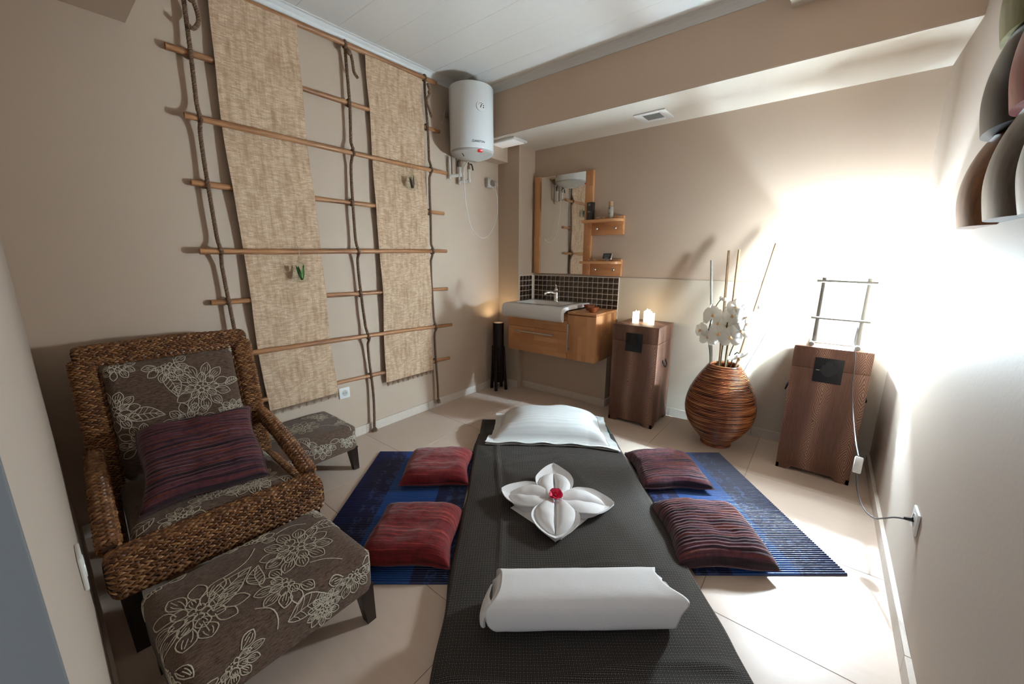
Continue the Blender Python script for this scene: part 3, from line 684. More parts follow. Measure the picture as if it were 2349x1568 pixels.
# lamp panel and grille under the beam
lp = thing('ceiling_light', 'square white light panel under the beam beside the heater', 'light', (-2.42, 2.955, ZB-.004))
MB().box((-.15, -.10, -.020), (.15, .10, -.0005), .004).obj('frame', M['plastic_white'], lp)
MB().box((-.125, -.078, -.024), (.125, .078, -.0195), .001).obj('diffuser', emit('faintly emissive light diffuser', (1, .98, .93), .22), lp)  # weak emission added to keep the panel white
gr = thing('vent_grille', 'white slatted air vent under the beam', 'vent', (-1.16, 3.125, ZB-.004))
MB().box((-.115, -.105, -.008), (-.062, .105, -.0005), .001).box((.062, -.105, -.008), (.115, .105, -.0005), .001).box((-.062, .062, -.008), (.062, .105, -.0005), .001).box((-.062, -.105, -.008), (.062, -.062, -.0005), .001).obj('frame', M['plastic_white'], gr)
MB().box((-.062, -.062, -.0015), (.062, .062, -.0005)).obj('backing', M['ink'], gr)
for i in range(9):
    MB().box((-.062, -.0065, -.0006), (.062, .0065, .0006)).xf(Matrix.Translation((0, -.055+.01375*i, -.005)) @ Matrix.Rotation(D(32), 4, 'X')).obj('slat', M['plastic_white'], gr)
for sx in (-1, 1): MB().lathe([(0, -.0092), (.003, -.009), (.003, -.008)], 8, c=(sx*.0, sx*.085, 0)).obj('screw', M['steel'], gr)

# ------------------------------------------------------------------ bamboo trellis on the left wall
TX = XL+.037                       # plane of the ladder
def wl(y, z): return (y*1.010, 1.35+(z-1.35)*1.010)      # measured in a plane 25 mm nearer, carried to TX
tr = thing('bamboo_trellis', 'bamboo poles lashed with three ropes on the left wall', 'wall hanging', (TX, 1.5, 0))
def LT(x, y, z): return (x, y-1.5, z)
poles = [((.56, 2.668), (2.293, 2.697)), ((.609, 2.336), (2.321, 2.357)), ((.632, 2.033), (2.353, 2.037)), ((.624, 1.726), (2.338, 1.715)),
         ((.604, 1.383), (2.324, 1.400)), ((.625, 1.109), (2.349, 1.076)), ((.66, .800), (2.357, .761)), ((.66, .486), (2.348, .448))]
PX = []
for i, (a, b) in enumerate(poles):
    a = wl(*a); b = wl(*b); front = i in (2, 4, 6); x = .019 if front else (-.0155 if i else -.002); PX.append((x, a, b))
    rr = .0158 if i else .0175; pts = []; rad = []; nseg = 36; rn = random.Random(i)
    knots = sorted(rn.uniform(.05, .95) for _ in range(4))
    for k in range(nseg+1):
        u = k/nseg; bow = .004*math.sin(u*PI*1.3+i)
        pts.append(LT(x, lerp(a[0], b[0], u), lerp(a[1], b[1], u)+bow))
        rad.append(rr*(1-.10*u)*(1+.05*math.sin(u*23+i*2))*(1+sum(.13*math.exp(-((u-q)/.008)**2) for q in knots)))
    MB().tube(pts, rad, 14).obj('pole', M['bamboo'], tr, 60)
def strand_rope(path, R0=.0062, r=.0048, pitch=.030, n=3, sides=5):
    m = MB(); P = [Vector(p) for p in path]
    L = [0]
    for a, b in zip(P, P[1:]): L.append(L[-1]+(b-a).length)
    T = L[-1]; steps = max(8, int(T/(pitch/7))); fr = []; j = 0; N = None
    for s in range(steps+1):
        d = T*s/steps
        while j < len(L)-2 and L[j+1] < d: j += 1
        u = (d-L[j])/max(1e-9, L[j+1]-L[j]); p = P[j].lerp(P[j+1], u); t = (P[j+1]-P[j]).normalized()
        if N is None: a = Vector((1, 0, 0)) if abs(t.x) < .9 else Vector((0, 1, 0)); N = (a-t*a.dot(t)).normalized()
        N = (N-t*N.dot(t)).normalized(); fr.append((d, p, N.copy(), t.cross(N)))
    for q in range(n):
        m.tube([p+(N*math.cos(2*PI*(d/pitch+q/n))+B*math.sin(2*PI*(d/pitch+q/n)))*R0 for d, p, N, B in fr], r, sides)
    return m
def loop_knot(x, y, z):      # two turns of rope round a pole
    pts = [(max(-.0295, x+.0235*math.cos(a)), y+.004*math.sin(a*.5)+(a-6)*.0009, z+.0215*math.sin(a)) for a in [k*.45 for k in range(29)]]
    return strand_rope(pts, .0026, .0030, .022)
rope_y = [(.702, .702), (1.515, 1.526), (2.179, 2.168)]
for ri, (ya, yb_) in enumerate(rope_y):
    ztop = 2.68; zbot = (.30, .055, .105)[ri]; pts = []
    for k in range(60):
        z = lerp(ztop, zbot, k/59); u = k/59; yy = lerp(ya, yb_, u)
        if ri == 1: yy += .030*sstep(1.35, .9, z)*(1-sstep(.62, .3, z))*-.4+.022*math.sin(z*3.1)
        if ri == 0: yy += .012*math.sin(z*2.7)
        if ri == 2: yy += .010*math.sin(z*3.3+1)
        bend = 0
        for (px, a, b) in PX:
            u2 = (yy-a[0])/(b[0]-a[0]); zp = lerp(a[1], b[1], u2); bend += math.exp(-((z-zp)/.035)**2)*(px+.0175)
        w_ = wl(yy, z); pts.append(LT(max(bend, -.02)+.002+.004*math.sin(z*9), w_[0], w_[1]))
    rp = strand_rope(pts).obj('rope', M['rope'], tr, 60, weld=False)
    for (px, a, b) in PX:
        yy = min(pts, key=lambda p: abs(p[2]-lerp(a[1], b[1], .5)))[1]+1.5
        u2 = (yy-a[0])/(b[0]-a[0]); zp = lerp(a[1], b[1], u2)
        if zp < zbot: continue
        loop_knot(px, yy-1.5, zp).obj('knot', M['rope'], rp, 60, weld=False)
    # frayed tail
    if ri:
        m = MB(); e = Vector(pts[-1]); rn = random.Random(ri)
        for k in range(46):
            a = rn.random()*6.28; q = rn.random()*.022
            m.tube([e+Vector((0, 0, .012)), e+Vector((.6*q*math.cos(a), q*math.sin(a), -.022)), e+Vector((.8*q*math.cos(a), 1.25*q*math.sin(a), -.045-.01*rn.random()))], [.0022, .0018, .0008], 4, cap=False)
        tag(m.obj('frayed_end', M['rope'], rp, 60, weld=False), kind='stuff')
# spare tails by the top pole
for y_, path in ((.70, [(.03, 0, 2.66), (.035, .035, 2.58), (.03, .05, 2.50), (.035, .02, 2.45), (.03, -.005, 2.47)]),
                 (1.515, [(.03, .01, 2.665), (.04, .03, 2.640), (.035, .045, 2.60), (.034, .052, 2.54), (.036, .075, 2.51)]),
                 (2.17, [(.035, .005, 2.66), (.042, .02, 2.60), (.034, -.008, 2.54), (.04, .012, 2.47), (.038, .03, 2.43)])):
    w0 = wl(y_, 2.6)[0]-1.5
    strand_rope(bez([(x, w0+dy, 1.35+(z-1.35)*1.0) for x, dy, z in path], 8)).obj('rope_tail', M['rope'], tr, 60, weld=False)
    MB().ball((path[1][0], w0+path[1][1]*.8, path[1][2]), (.016, .017, .017), 10, 8).obj('tail_knot', M['rope'], tr, 60)
# reed mats
def reed_mat(name, label, y0t, y1t, y0b, y1b, zb, seed):
    W_ = (y1t-y0t); zt = 2.672
    def fn(u, v):      # u across, v down
        z = lerp(zt, zb, v); yy = lerp(lerp(y0t, y0b, v), lerp(y1t, y1b, v), u)
        yy += .006*math.sin(z*5+seed)*(1-.3*u)+.012*math.sin(z*1.7+seed*2)*(1 if u < .5 else .6)
        off = .0
        for i, (px, a, b) in enumerate(PX):
            zz = 1.35+(z-1.35)*1.010; zp = lerp(a[1], b[1], (yy-a[0])/(b[0]-a[0]))
            off += math.exp(-((zz-zp)/.11)**2)*(-.003 if i in (2, 4, 6) else (.008 if i else .018))
        w_ = wl(yy, z); cr = -.006*sstep(.5, 1, abs(2*u-1))*math.sin(z*2.2+seed)
        return (off-.0025+cr, w_[0], w_[1])
    o = thing(name, label, 'wall hanging', (TX, 0, 0), group='reed mats hung on the trellis')
    m = MB(); nu, nv = 14, 110
    m.grid(fn, nu, nv); m.uv = [(u*W_, v*2.3) for u, v in m.uv]
    k = len(m.v); back = [(p[0]-.003, p[1], p[2]) for p in m.v]; bu = list(m.uv)
    fs = [tuple(reversed(f)) for f in m.f]; m.add(back, fs, bu)
    nvv = nv+1
    edge = [i*nvv for i in range(nu+1)]+[nu*nvv+j for j in range(1, nvv)]+[i*nvv+nv for i in range(nu-1, -1, -1)]+[j for j in range(nv-1, 0, -1)]
    m.f += [(a, b, b+k, a+k) for a, b in zip(edge, edge[1:]+edge[:1])]
    m.obj('mat_panel', M['reed'], o, 60)
    fr = MB(); rn = random.Random(seed)
    for i in range(int(W_/.0042)):
        u = (i+.5)/int(W_/.0042); p = Vector(fn(u, 1)); lean = .25*math.sin(i*.55+seed)
        fr.tube([p+Vector((-.0015, 0, .003)), p+Vector((.002*rn.random(), .010*lean, -.014)), p+Vector((.004*rn.random(), .022*lean, -.026-.010*rn.random()))], [.0014, .0012, .0006], 3, cap=False)
    tag(fr.obj('fringe', M['fringe'], o, 60, weld=False), kind='stuff')
    return o
reed_mat('reed_mat', 'wide woven reed mat hanging behind the armchair', .800, 1.232, .828, 1.272, .408, 1.0)
reed_mat('reed_mat', 'woven reed mat hanging on the trellis nearer the water heater', 1.668, 2.142, 1.681, 2.148, .383, 2.3)
# glass drops with leaves
def glass_drop(y, ztop, label, leaf):
    o = thing('glass_drop', label, 'ornament', (TX+.056, y, ztop-.20))
    prof = [(0, 0), (.022, .003), (.042, .017), (.050, .040), (.046, .065), (.034, .092), (.018, .120), (.008, .145), (.004, .160), (.002, .166)]
    MB().lathe([(a, b) for a, b in prof], 28).obj('bulb_glass', M['glass'], o, 180)
    MB().tube(bez([(0, 0, .160), (.004, .004, .185), (.002, .004, .205), (-.020, .002, .228), (-.046, 0, .215), (-.05, 0, .195)], 8), .0014, 6).obj('hook', M['steel'], o)
    rn = random.Random(int(y*100))
    for k in range(6):
        a = -1.2+2.4*k/5+rn.uniform(-.1, .1); L = rn.uniform(.072, .092) if abs(a) < .8 else .055; w_ = .011
        def fn(u, v, a=a, L=L):
            s = u*L; wd = w_*math.sin(PI*min(1, u*.93+.05))**.8*(2*v-1)
            y_ = math.sin(a)*s*.42+wd*math.cos(a)*.9; z = .014+s*math.cos(a*.35)+.012*abs(a)*u
            rmax = .040*math.sqrt(max(.05, 1-((z-.045)/.075)**2)) if z < .12 else .012
            y_ = max(-rmax, min(rmax, y_))
            return (.012*math.cos(k*2.1)+.006*(2*v-1)**2, y_, z)
        MB().grid(fn, 10, 4).obj('leaf_blade', leaf, o, 180, weld=False)
glass_drop(wl(1.085, 0)[0], 1.397, 'glass teardrop with green leaf on the left reed mat', M['leaf'])
glass_drop(wl(1.965, 0)[0], 2.055, 'glass teardrop with brown leaf hung high on the right reed mat', M['feather'])
for q in [c for c in bpy.data.objects if c.name.startswith('leaf_blade') and c.data.materials[0] == M['feather']][4:]: q.data.materials[0] = M['leaf']

# ------------------------------------------------------------------ pedestal chests
def chest(loc, label, handle):
    o = thing('pedestal_chest', label, 'chest', loc, group='dark wooden pedestal chests'); W_, Dp, Hh = .185, .182, .826
    b = MB().box((-W_, -Dp, .030), (W_, Dp, .694), .002)
    # bracket foot apron, front/back and sides
    ap = [(-W_, 0), (-W_+.055, 0), (-W_+.070, .010), (-W_+.085, .026), (W_-.085, .026), (W_-.070, .010), (W_-.055, 0), (W_, 0), (W_, .032), (-W_, .032)]
    for yy in (-Dp, Dp-.016): b.prism(ap, yy, yy+.016, ax='y')
    ap2 = [(a*Dp/W_, c) for a, c in ap]
    for xx in (-W_, W_-.016): b.prism([(p, q) for p, q in ap2], xx, xx+.016, ax='x')
    b.obj('body', M['wenge'], o)
    MB().box((-W_, -Dp, .6955), (W_, Dp, Hh), .003).obj('lid', M['wenge'], o)
    pl = MB().box((-.072, -Dp-.003, .615), (.064, -Dp-.0003, .765), .0008).obj('lock_plate', M['iron'], o)
    hz = [(-.018, .748), (.018, .748), (.018, .722), (.030, .720), (.034, .700), (.044, .690), (.034, .678), (.018, .660), (.0, .652), (-.018, .660), (-.034, .678), (-.044, .690), (-.034, .700), (-.03, .720), (-.018, .722)]
    MB().prism([(a-.004, c) for a, c in hz], -Dp-.006, -Dp-.003, ax='y').obj('hasp', M['iron_light'], pl)
    MB().tube([(-.024, -Dp-.006, .749), (.016, -Dp-.006, .749)], .004, 8).obj('hinge_pin', M['iron'], pl)
    for sx in (-.016, .008): MB().box((sx-.004, -Dp-.0068, .686), (sx+.004, -Dp-.0058, .695)).obj('slot', M['iron_dark'], pl)
    MB().tube([(-.063, -Dp-.005, .690), (-.045, -Dp-.006, .690)], .0028, 8).obj('peg', M['brass'] if handle else M['iron'], pl)
    for sx in (-1, 1):
        x = sx*(W_+.004); hn = MB()
        for yy in (-.035, .035): hn.lathe([(.010, -.004), (.012, 0), (.006, .006), (0, .007)], 10).xf(Matrix.Identity(4)) if False else hn.ball((x, yy, .535), (.006, .011, .013), 8, 6)
        hn.tube(bez([(x, -.035, .535), (x+sx*.012, -.032, .505), (x+sx*.014, 0, .487), (x+sx*.012, .032, .505), (x, .035, .535)], 6), .005, 8)
        hn.obj('handle', M['iron'], o)
    return o
chest((-1.125, 3.150, 0), 'dark pedestal chest carrying three candles beside the vanity', False)
chest((.088, 3.112, 0), 'dark pedestal chest carrying the bamboo lamp by the right wall', True)
# candles
def candle(x, y, hgt, label, seed):
    o = thing('candle', label, 'candle', (x, y, .8265), group='candles on the chest')
    def fn(u, v):
        a = 2*PI*v; r = .026+.0012*math.sin(3*a+seed); z = u*hgt
        if u > .99: z += .008*math.sin(a+seed)+.004*math.sin(2*a+seed*2)
        return (r*math.cos(a), r*math.sin(a), z)
    m = MB(); m.grid(fn, 6, 28, closev=True); top = [fn(1, k/28) for k in range(28)]
    m.add([(p[0], p[1], p[2]) for p in top]+[(p[0]*.75, p[1]*.75, hgt-.012) for p in top]+[(0, 0, hgt-.014)], [(k, (k+1) % 28, 28+(k+1) % 28, 28+k) for k in range(28)]+[(28+k, 28+(k+1) % 28, 56) for k in range(28)])
    m.obj('wax', M['candle'], o, 60)
    MB().lathe([(0, hgt-.012), (.003, hgt-.008), (.0045, hgt-.001), (.003, hgt+.008), (0, hgt+.016)], 10).obj('flame', M['flame'], o, 180)
candle(-1.185, 3.115, .088, 'white candle standing alone at the left of the chest top', .4)
candle(-1.128, 3.215, .096, 'white candle at the rear of the close pair on the chest', 1.9)
candle(-1.055, 3.108, .092, 'white candle at the front of the close pair on the chest', 3.1)

# ------------------------------------------------------------------ coiled vase with sticks and orchids
VX, VY = -.485, 3.045
va = thing('coiled_vase', 'big round-bellied coiled rattan vase between the chests', 'vase', (VX, VY, 0))
ctrl = [(.100, 0), (.103, .03), (.120, .055), (.168, .112), (.209, .18), (.228, .255), (.227, .325), (.211, .40), (.182, .47), (.147, .535), (.114, .585), (.098, .605)]
def vr(z):
    for (a, za), (b, zb_) in zip(ctrl, ctrl[1:]):
        if za <= z <= zb_:
            u = (z-za)/(zb_-za); return lerp(a, b, u)
    return ctrl[-1][0]
cs = bez([(a, 0, z) for a, z in ctrl], 10)
prof = []; L = 0; nc = 62; tot = sum((b-a).length for a, b in zip(cs, cs[1:])); acc = [0]
for a, b in zip(cs, cs[1:]): acc.append(acc[-1]+(b-a).length)
def at(d):
    for i in range(len(acc)-1):
        if acc[i+1] >= d:
            u = (d-acc[i])/max(1e-9, acc[i+1]-acc[i]); t = (cs[i+1]-cs[i]).normalized(); return cs[i].lerp(cs[i+1], u), Vector((t.z, 0, -t.x))
    return cs[-1], Vector((1, 0, 0))
for c in range(nc):
    for k in range(6):
        ph = k/6; p, n = at(min(tot, tot*(c+ph)/nc)); q = p+n*(.0078*math.sqrt(max(0, math.sin(PI*ph)))-.005); prof.append((q.x, q.z))
prof += [(.099, .607), (.093, .609), (.086, .606), (.083, .595), (.11, .56), (.15, .52), (.17, .45), (.12, .1), (0, .06)]
def wob(m):
    out = []
    for x, y, z in m.v:
        a = math.atan2(y, x); out.append((x, y, z+.0035*math.sin(2*a+z*9)*min(1, z*8)*(1 if z < .58 else .4)))
    m.v = out; return m
wob(MB().lathe([(0, .001)]+prof, 72)).obj('vase_body', M['rattan'], va, 70)
def stick(p0, p1, r, label, mat):
    a, b = Vector(p0), Vector(p1); o = thing('bamboo_stick', label, 'stick', a, group='sticks in the vase')
    n = 30; rn = random.Random(int(p1[0]*1000)); kn = [rn.uniform(.2, .9) for _ in range(3)]
    MB().tube([(b-a)*(k/n) for k in range(n+1)], [r*(1.1-.25*k/n)*(1+sum(.22*math.exp(-((k/n-q)/.012)**2) for q in kn)) for k in range(n+1)], 10).obj('cane', mat, o, 60)
stick((-.545, 3.055, .30), (-.699, 3.30, 1.333), .0095, 'grey bamboo stick standing leftmost in the vase', M['bamboo_grey'])
stick((-.505, 3.035, .30), (-.589, 3.30, 1.405), .0095, 'brown bamboo stick second from the left in the vase', M['bamboo_pale'])
stick((-.475, 3.03, .30), (-.519, 3.28, 1.41), .0095, 'pale bamboo stick standing upright in the middle of the vase', M['bamboo_pale'])
stick((-.455, 3.02, .32), (-.301, 3.28, 1.45), .0080, 'tall thin bamboo stick leaning right from the vase', M['bamboo_pale'])
stick((-.44, 3.06, .35), (-.146, 3.34, 1.225), .0042, 'thinnest grey stick leaning furthest right from the vase to the wall', M['bamboo_grey'])
def petal_mesh(L, W_, cup, name='petal'):
    def fn(u, v):
        s = 2*v-1; w_ = W_*math.sin(PI*min(1, .04+u*.96))**.65*(.7+.5*u)
        return (s*w_, u*L, cup*(u**2)*L - .25*W_*s*s + .06*L*math.sin(PI*u))
    return MB().grid(fn, 8, 6).mesh(name, M['orchid'], 180)
PM = [petal_mesh(.034, .026, -.12), petal_mesh(.036, .016, -.08)]
lipm = MB().ball((0, 0, .005), (.0035, .0055, .005), 8, 6).ball((.0035, -.004, .007), (.003, .0035, .0025), 8, 5).ball((-.0035, -.004, .007), (.003, .0035, .0025), 8, 5).tube([(0, -.003, .006), (0, -.010, .010)], [.0025, .0012], 6).mesh('flower', M['orchid_c'], 180)
def orchid(stem_pts, flowers, buds, label, seed):
    rn = random.Random(seed); base = Vector(stem_pts[0]); o = thing('orchid_spray', label, 'flower', base, group='orchid sprays in the vase')
    MB().tube([p-base for p in bez(stem_pts, 8)], .0036, 7).obj('stem', M['stem'], o, 60)
    for (x, y, z, rx, rz, s) in flowers:
        p = Vector((x, y, z))-base; f = link('flower', lipm, o); f.location = p
        f.rotation_euler = (D(82+rx), D(rn.uniform(-14, 14)), D(rz)); f.scale = (s*1.42, s*1.42, s*1.42)
        for k, a in enumerate((90, -90, 0, 128, -128)):
            q = link('petal', PM[0] if k < 2 else PM[1], f); q.rotation_euler = (D(rn.uniform(-8, 10)), 0, D(-a))
            q.scale = (1.12, 1.1, 1) if k < 2 else (1.1, 1.05, 1)
    for (x, y, z) in buds:
        p = Vector((x, y, z))-base
        MB().ball(p, (.009, .008, .013), 10, 8).obj('bud', M['orchid'], o, 180)
orchid([(-.565, 3.03, .40), (-.575, 2.99, .66), (-.60, 2.975, .82), (-.59, 2.98, .93), (-.572, 2.985, 1.02), (-.548, 2.985, 1.07)],
       [(-.651, 2.97, .847, 5, -30, 1.05), (-.592, 2.95, .808, -10, -5, 1.25), (-.578, 2.95, .965, 0, 10, 1.2), (-.607, 2.99, .99, 5, -55, .95), (-.632, 2.985, .935, 0, -60, .95)],
       [(-.548, 2.985, 1.082), (-.535, 2.985, 1.075)], 'white orchid spray at the left of the vase', 1)
orchid([(-.505, 3.02, .40), (-.50, 2.98, .70), (-.49, 2.97, .85), (-.485, 2.975, .95), (-.47, 2.98, 1.02), (-.445, 2.985, 1.05)],
       [(-.524, 2.93, .842, -5, 5, 1.35), (-.462, 2.96, .968, 0, 15, 1.15), (-.448, 2.97, 1.03, 10, 25, 1.05), (-.49, 2.99, .90, 10, 0, 1.15)],
       [(-.522, 2.985, 1.075), (-.515, 2.985, 1.02)], 'white orchid spray rising from the middle of the vase', 2)
orchid([(-.47, 3.01, .40), (-.455, 2.97, .66), (-.425, 2.96, .80), (-.405, 2.965, .90), (-.42, 2.97, .98), (-.43, 2.975, 1.0)],
       [(-.452, 2.92, .828, -5, 15, 1.35), (-.396, 2.94, .875, 0, 30, 1.25), (-.382, 2.96, .965, 5, 40, 1.25), (-.375, 2.97, .92, 0, 50, 1.1)],
       [(-.318, 2.985, 1.035)], 'white orchid spray at the right of the vase', 3)
orchid([(-.485, 3.03, .40), (-.475, 3.0, .70), (-.455, 2.99, .85), (-.43, 3.0, .93), (-.40, 3.0, .99)],
       [(-.425, 2.99, .925, 5, 20, 1.1), (-.36, 2.99, .895, 5, 45, 1.0), (-.545, 2.99, .905, 5, -15, 1.05), (-.405, 2.99, 1.0, 10, 30, .95)],
       [], 'white orchid spray behind the others at the back of the vase', 6)
orchid([(-.452, 3.0, .42), (-.43, 2.96, .66), (-.405, 2.93, .725), (-.385, 2.92, .722)],
       [(-.383, 2.90, .700, 65, 40, 1.25)], [], 'single drooping white orchid over the rim of the vase', 4)

# ------------------------------------------------------------------ bamboo lamp on the right chest
LZ = .8265
la = thing('bamboo_lamp', 'lit bamboo-framed paper lamp standing on the right chest', 'lamp', (.095, 3.09, LZ))
def LL(x, y, z): return (x-.095, y-3.09, z-LZ)
yF, yK, xA, xB = 3.0, 3.185, -.003, .192
for x in (xA, xB):
    MB().tube([LL(x, yF, .838), LL(x, yF, 1.238)], [.0160, .0135], 12).obj('post', M['bamboo_grey'], la)
    MB().tube([LL(x, yK, .838), LL(x, yK, 1.225)], .008, 10).obj('post', M['bamboo_grey'], la)
    MB().tube([LL(x+(.004 if x > 0 else -.014), 2.945, .8405), LL(x+(.004 if x > 0 else -.014), 3.215, .8405)], .0135, 12).obj('foot', M['bamboo_grey'], la)
for z, r in ((1.218, .0078), (.998, .0075)):
    MB().tube([LL(-.040, yF-.018, z), LL(.232, yF-.018, z-.004)], r, 10).obj('crossbar', M['bamboo_grey'], la)
    MB().tube([LL(-.012, yK+.010, z-.006), LL(.205, yK+.010, z-.006)], r*.7, 8).obj('crossbar', M['bamboo_grey'], la)
    for x in (xA, xB): MB().tube([LL(x, yF, z-.008), LL(x, yK, z-.008)], r*.6, 8).obj('side_bar', M['bamboo_grey'], la)
for yy in (2.985, 3.10): MB().tube([LL(-.01, yy, .846), LL(.20, yy, .846)], .0045, 8).obj('base_bar', M['bamboo_grey'], la)
MB().box(LL(xA+.006, yF+.006, 1.000), LL(xB-.006, yF+.0068, 1.208)).obj('paper_front', M['paper'], la, None)
MB().box(LL(xA-.001, 3.112, 1.000), LL(xA-.0002, yK, 1.208)).obj('side_card', M['card'], la, None)
MB().box(LL(xB+.0002, yF+.006, 1.000), LL(xB+.001, yK, 1.208)).obj('paper_side', M['paper_right'], la, None)
MB().box(LL(xA+.009, yK-.0005, 1.000), LL(xB-.009, yK+.0003, 1.185)).obj('paper_back', M['paper_dim'], la, None)
bu = MB().ball(LL(.1, 3.12, 1.080), (.0130, .0130, .0155), 20, 14).obj('bulb', M['bulb'], la, 180)
MB().tube([LL(.1, 3.12, 1.0945), LL(.1, 3.12, 1.165)], .0120, 14).lathe([(0, 1.176-LZ), (.012, 1.176-LZ), (.027, 1.164-LZ), (.027, 1.161-LZ), (.012, 1.166-LZ)], 20, c=(.005, .03, 0)).tube([LL(.1, 3.12, 1.165), LL(.1, 3.12, 1.205)], .004, 8).obj('bulb_holder', M['plastic_white'], la)
MB().tube([LL(xA, 3.12, 1.208), LL(xB, 3.12, 1.208)], .0045, 8).obj('holder_bar', M['bamboo_grey'], la)
cdp = [(.185, 3.0, 1.0), (.180, 2.985, .93), (.178, 2.965, .862), (.181, 2.925, .842), (.190, 2.915, .80), (.199, 2.912, .69), (.206, 2.908, .60), (.221, 2.82, .50), (.236, 2.60, .415), (.243, 2.44, .395)]
cz = (.243, 2.40, .365)
lc = thing('lamp_cord', 'grey lamp cord with white inline switch hanging to the right wall socket', 'cord', cz)
MB().tube([p-Vector(cz) for p in bez(cdp, 8)], .0032, 8).obj('cord_upper', M['cable_dark'], lc)
sw_ = MB().box((-.016, -.010, -.040), (.016, .010, .040), .005).xf(Matrix.Rotation(D(4), 4, 'Y') @ Matrix.Rotation(D(-35), 4, 'X')).obj('inline_switch', M['plastic_white'], lc)
cdp2 = [(.243, 2.375, .325), (.252, 2.32, .27), (.275, 2.23, .235), (.300, 2.14, .25), (.315, 2.06, .30), (.335, 1.99, .355), (.360, 1.945, .385)]
MB().tube([p-Vector(cz) for p in bez(cdp2, 8)], .0032, 8).obj('cord_lower', M['cable_dark'], lc)
MB().tube([Vector((.356, 1.950, .384))-Vector(cz), Vector((.3755, 1.935, .395))-Vector(cz)], [.006, .009], 10).obj('plug', M['black_rubber'], lc)
socket('wall_socket', (XR, 1.93, .397), (PI/2, 0, -PI/2), 'white socket on the right wall taking the lamp plug', s=.086)
socket('light_switch', (-1.30, YN, .625), (-PI/2, 0, 0), 'white switch plate low on the near wall beside the armchair', s=.085)

# ------------------------------------------------------------------ lacquered shells on the right wall
def wall_shell(y, z, mat, label, wd=.150, hg=.30, dp=.085, x=XR):
    o = thing('wall_shell', label, 'wall decoration', (x, y, z), group='lacquered wall shells')
    def fn(u, v):       # u up, v across the half round
        a = PI*(v); f = (.90+.10*math.sin(min(1, u/.35)*PI/2))*math.sqrt(max(0, 1-(max(0, u-.22)/.78)**2.2))
        return (-.001-dp*f*math.sin(a)**.75*(.86+.14*math.sin(PI*u)), -wd*f*math.cos(a), u*hg)
    m = MB(); m.grid(fn, 20, 26)
    bot = [fn(0, k/26) for k in range(27)]; m.add(bot, [tuple(range(27))])
    m.obj('shell_body', mat, o, 60)
wall_shell(2.010, 1.452, M['sh_brown'], 'chestnut lacquered wall shell lowest and nearest the corner', .14, .30, .075)
wall_shell(1.685, 1.455, M['sh_grey'], 'dark taupe lacquered wall shell in front of the chestnut one', .16, .32, .080)
wall_shell(1.36, 1.445, M['sh_pale'], 'pale grey wall shell cut by the frame edge in the lowest row', .155, .32, .095)
wall_shell(1.965, 1.735, M['sh_black'], 'black lacquered wall shell in the middle row', .165, .33, .076)
wall_shell(1.69, 1.738, M['sh_red'], 'oxblood red wall shell beside the black one', .15, .33, .080)
wall_shell(1.98, 2.005, M['sh_green'], 'olive green wall shell at the top', .15, .32, .080)

# ------------------------------------------------------------------ bamboo floor lamp in the corner
fl_ = thing('bamboo_floor_lamp', 'slim black bamboo tube lamp standing in the corner by the vanity', 'lamp', (-2.545, 2.955, 0))
MB().lathe([(.052, .085), (.055, .09), (.0555, .70), (.053, .706), (.049, .706), (.048, .68), (.048, .66)], 28).obj('tube', M['black_bamboo'], fl_)
MB().lathe([(0, .668), (.0475, .668)], 24).obj('glowing_disc', M['lamp_disc'], fl_, 180)
MB().lathe([(0, .66), (.048, .66), (.048, .664), (0, .664)], 24).obj('shade_plate', M['black_bamboo'], fl_)
for z in (.20, .45): MB().lathe([(.0555, z-.006), (.058, z), (.0555, z+.006)], 28).obj('node_ring', M['black_bamboo'], fl_)
for a in (20, 110, 200, 290):
    c, s = math.cos(D(a)), math.sin(D(a))
    MB().tube([(.060*c, .060*s, .46), (.068*c, .068*s, .22), (.080*c, .080*s, .0)], [.010, .013, .016], 10).tube([(.05*c, .05*s, .13), (.075*c, .075*s, .13)], .005, 6).obj('leg', M['black_bamboo'], fl_)

# ------------------------------------------------------------------ embroidered upholstery
def fold(p, h, r):
    a = abs(p); s = 1 if p >= 0 else -1
    if a <= h-r: return s*a, 0, 0
    q = a-(h-r)
    if q <= r*PI/2: t = q/r; return s*(h-r+r*math.sin(t)), r*(1-math.cos(t)), s*t
    return s*h, r+(q-r*PI/2), s*PI/2
def cushion_map(hx, hy, top, bot, r=.035, rc=.045, crown=.012):
    def S(p, q):
        x, dx, ax_ = fold(p, hx, r); y, dy, ay = fold(q, hy, r)
        z = top+crown*(max(0, 1-(x/hx)**2)*max(0, 1-(y/hy)**2))**.6-dx-dy
        ox, oy = abs(x)-(hx-rc), abs(y)-(hy-rc)
        if ox > 0 and oy > 0:
            l = math.hypot(ox, oy)
            if l > rc: x = math.copysign(hx-rc+ox*rc/l, x); y = math.copysign(hy-rc+oy*rc/l, y)
        n = Vector((math.sin(ax_), math.sin(ay), max(0, math.cos(ax_)*math.cos(ay)))); n.normalize() if n.length > 1e-6 else None
        return Vector((x, y, max(bot, z))), n
    ex = hx-r+r*PI/2+(top-bot-r); ey = hy-r+r*PI/2+(top-bot-r)
    return S, ex, ey
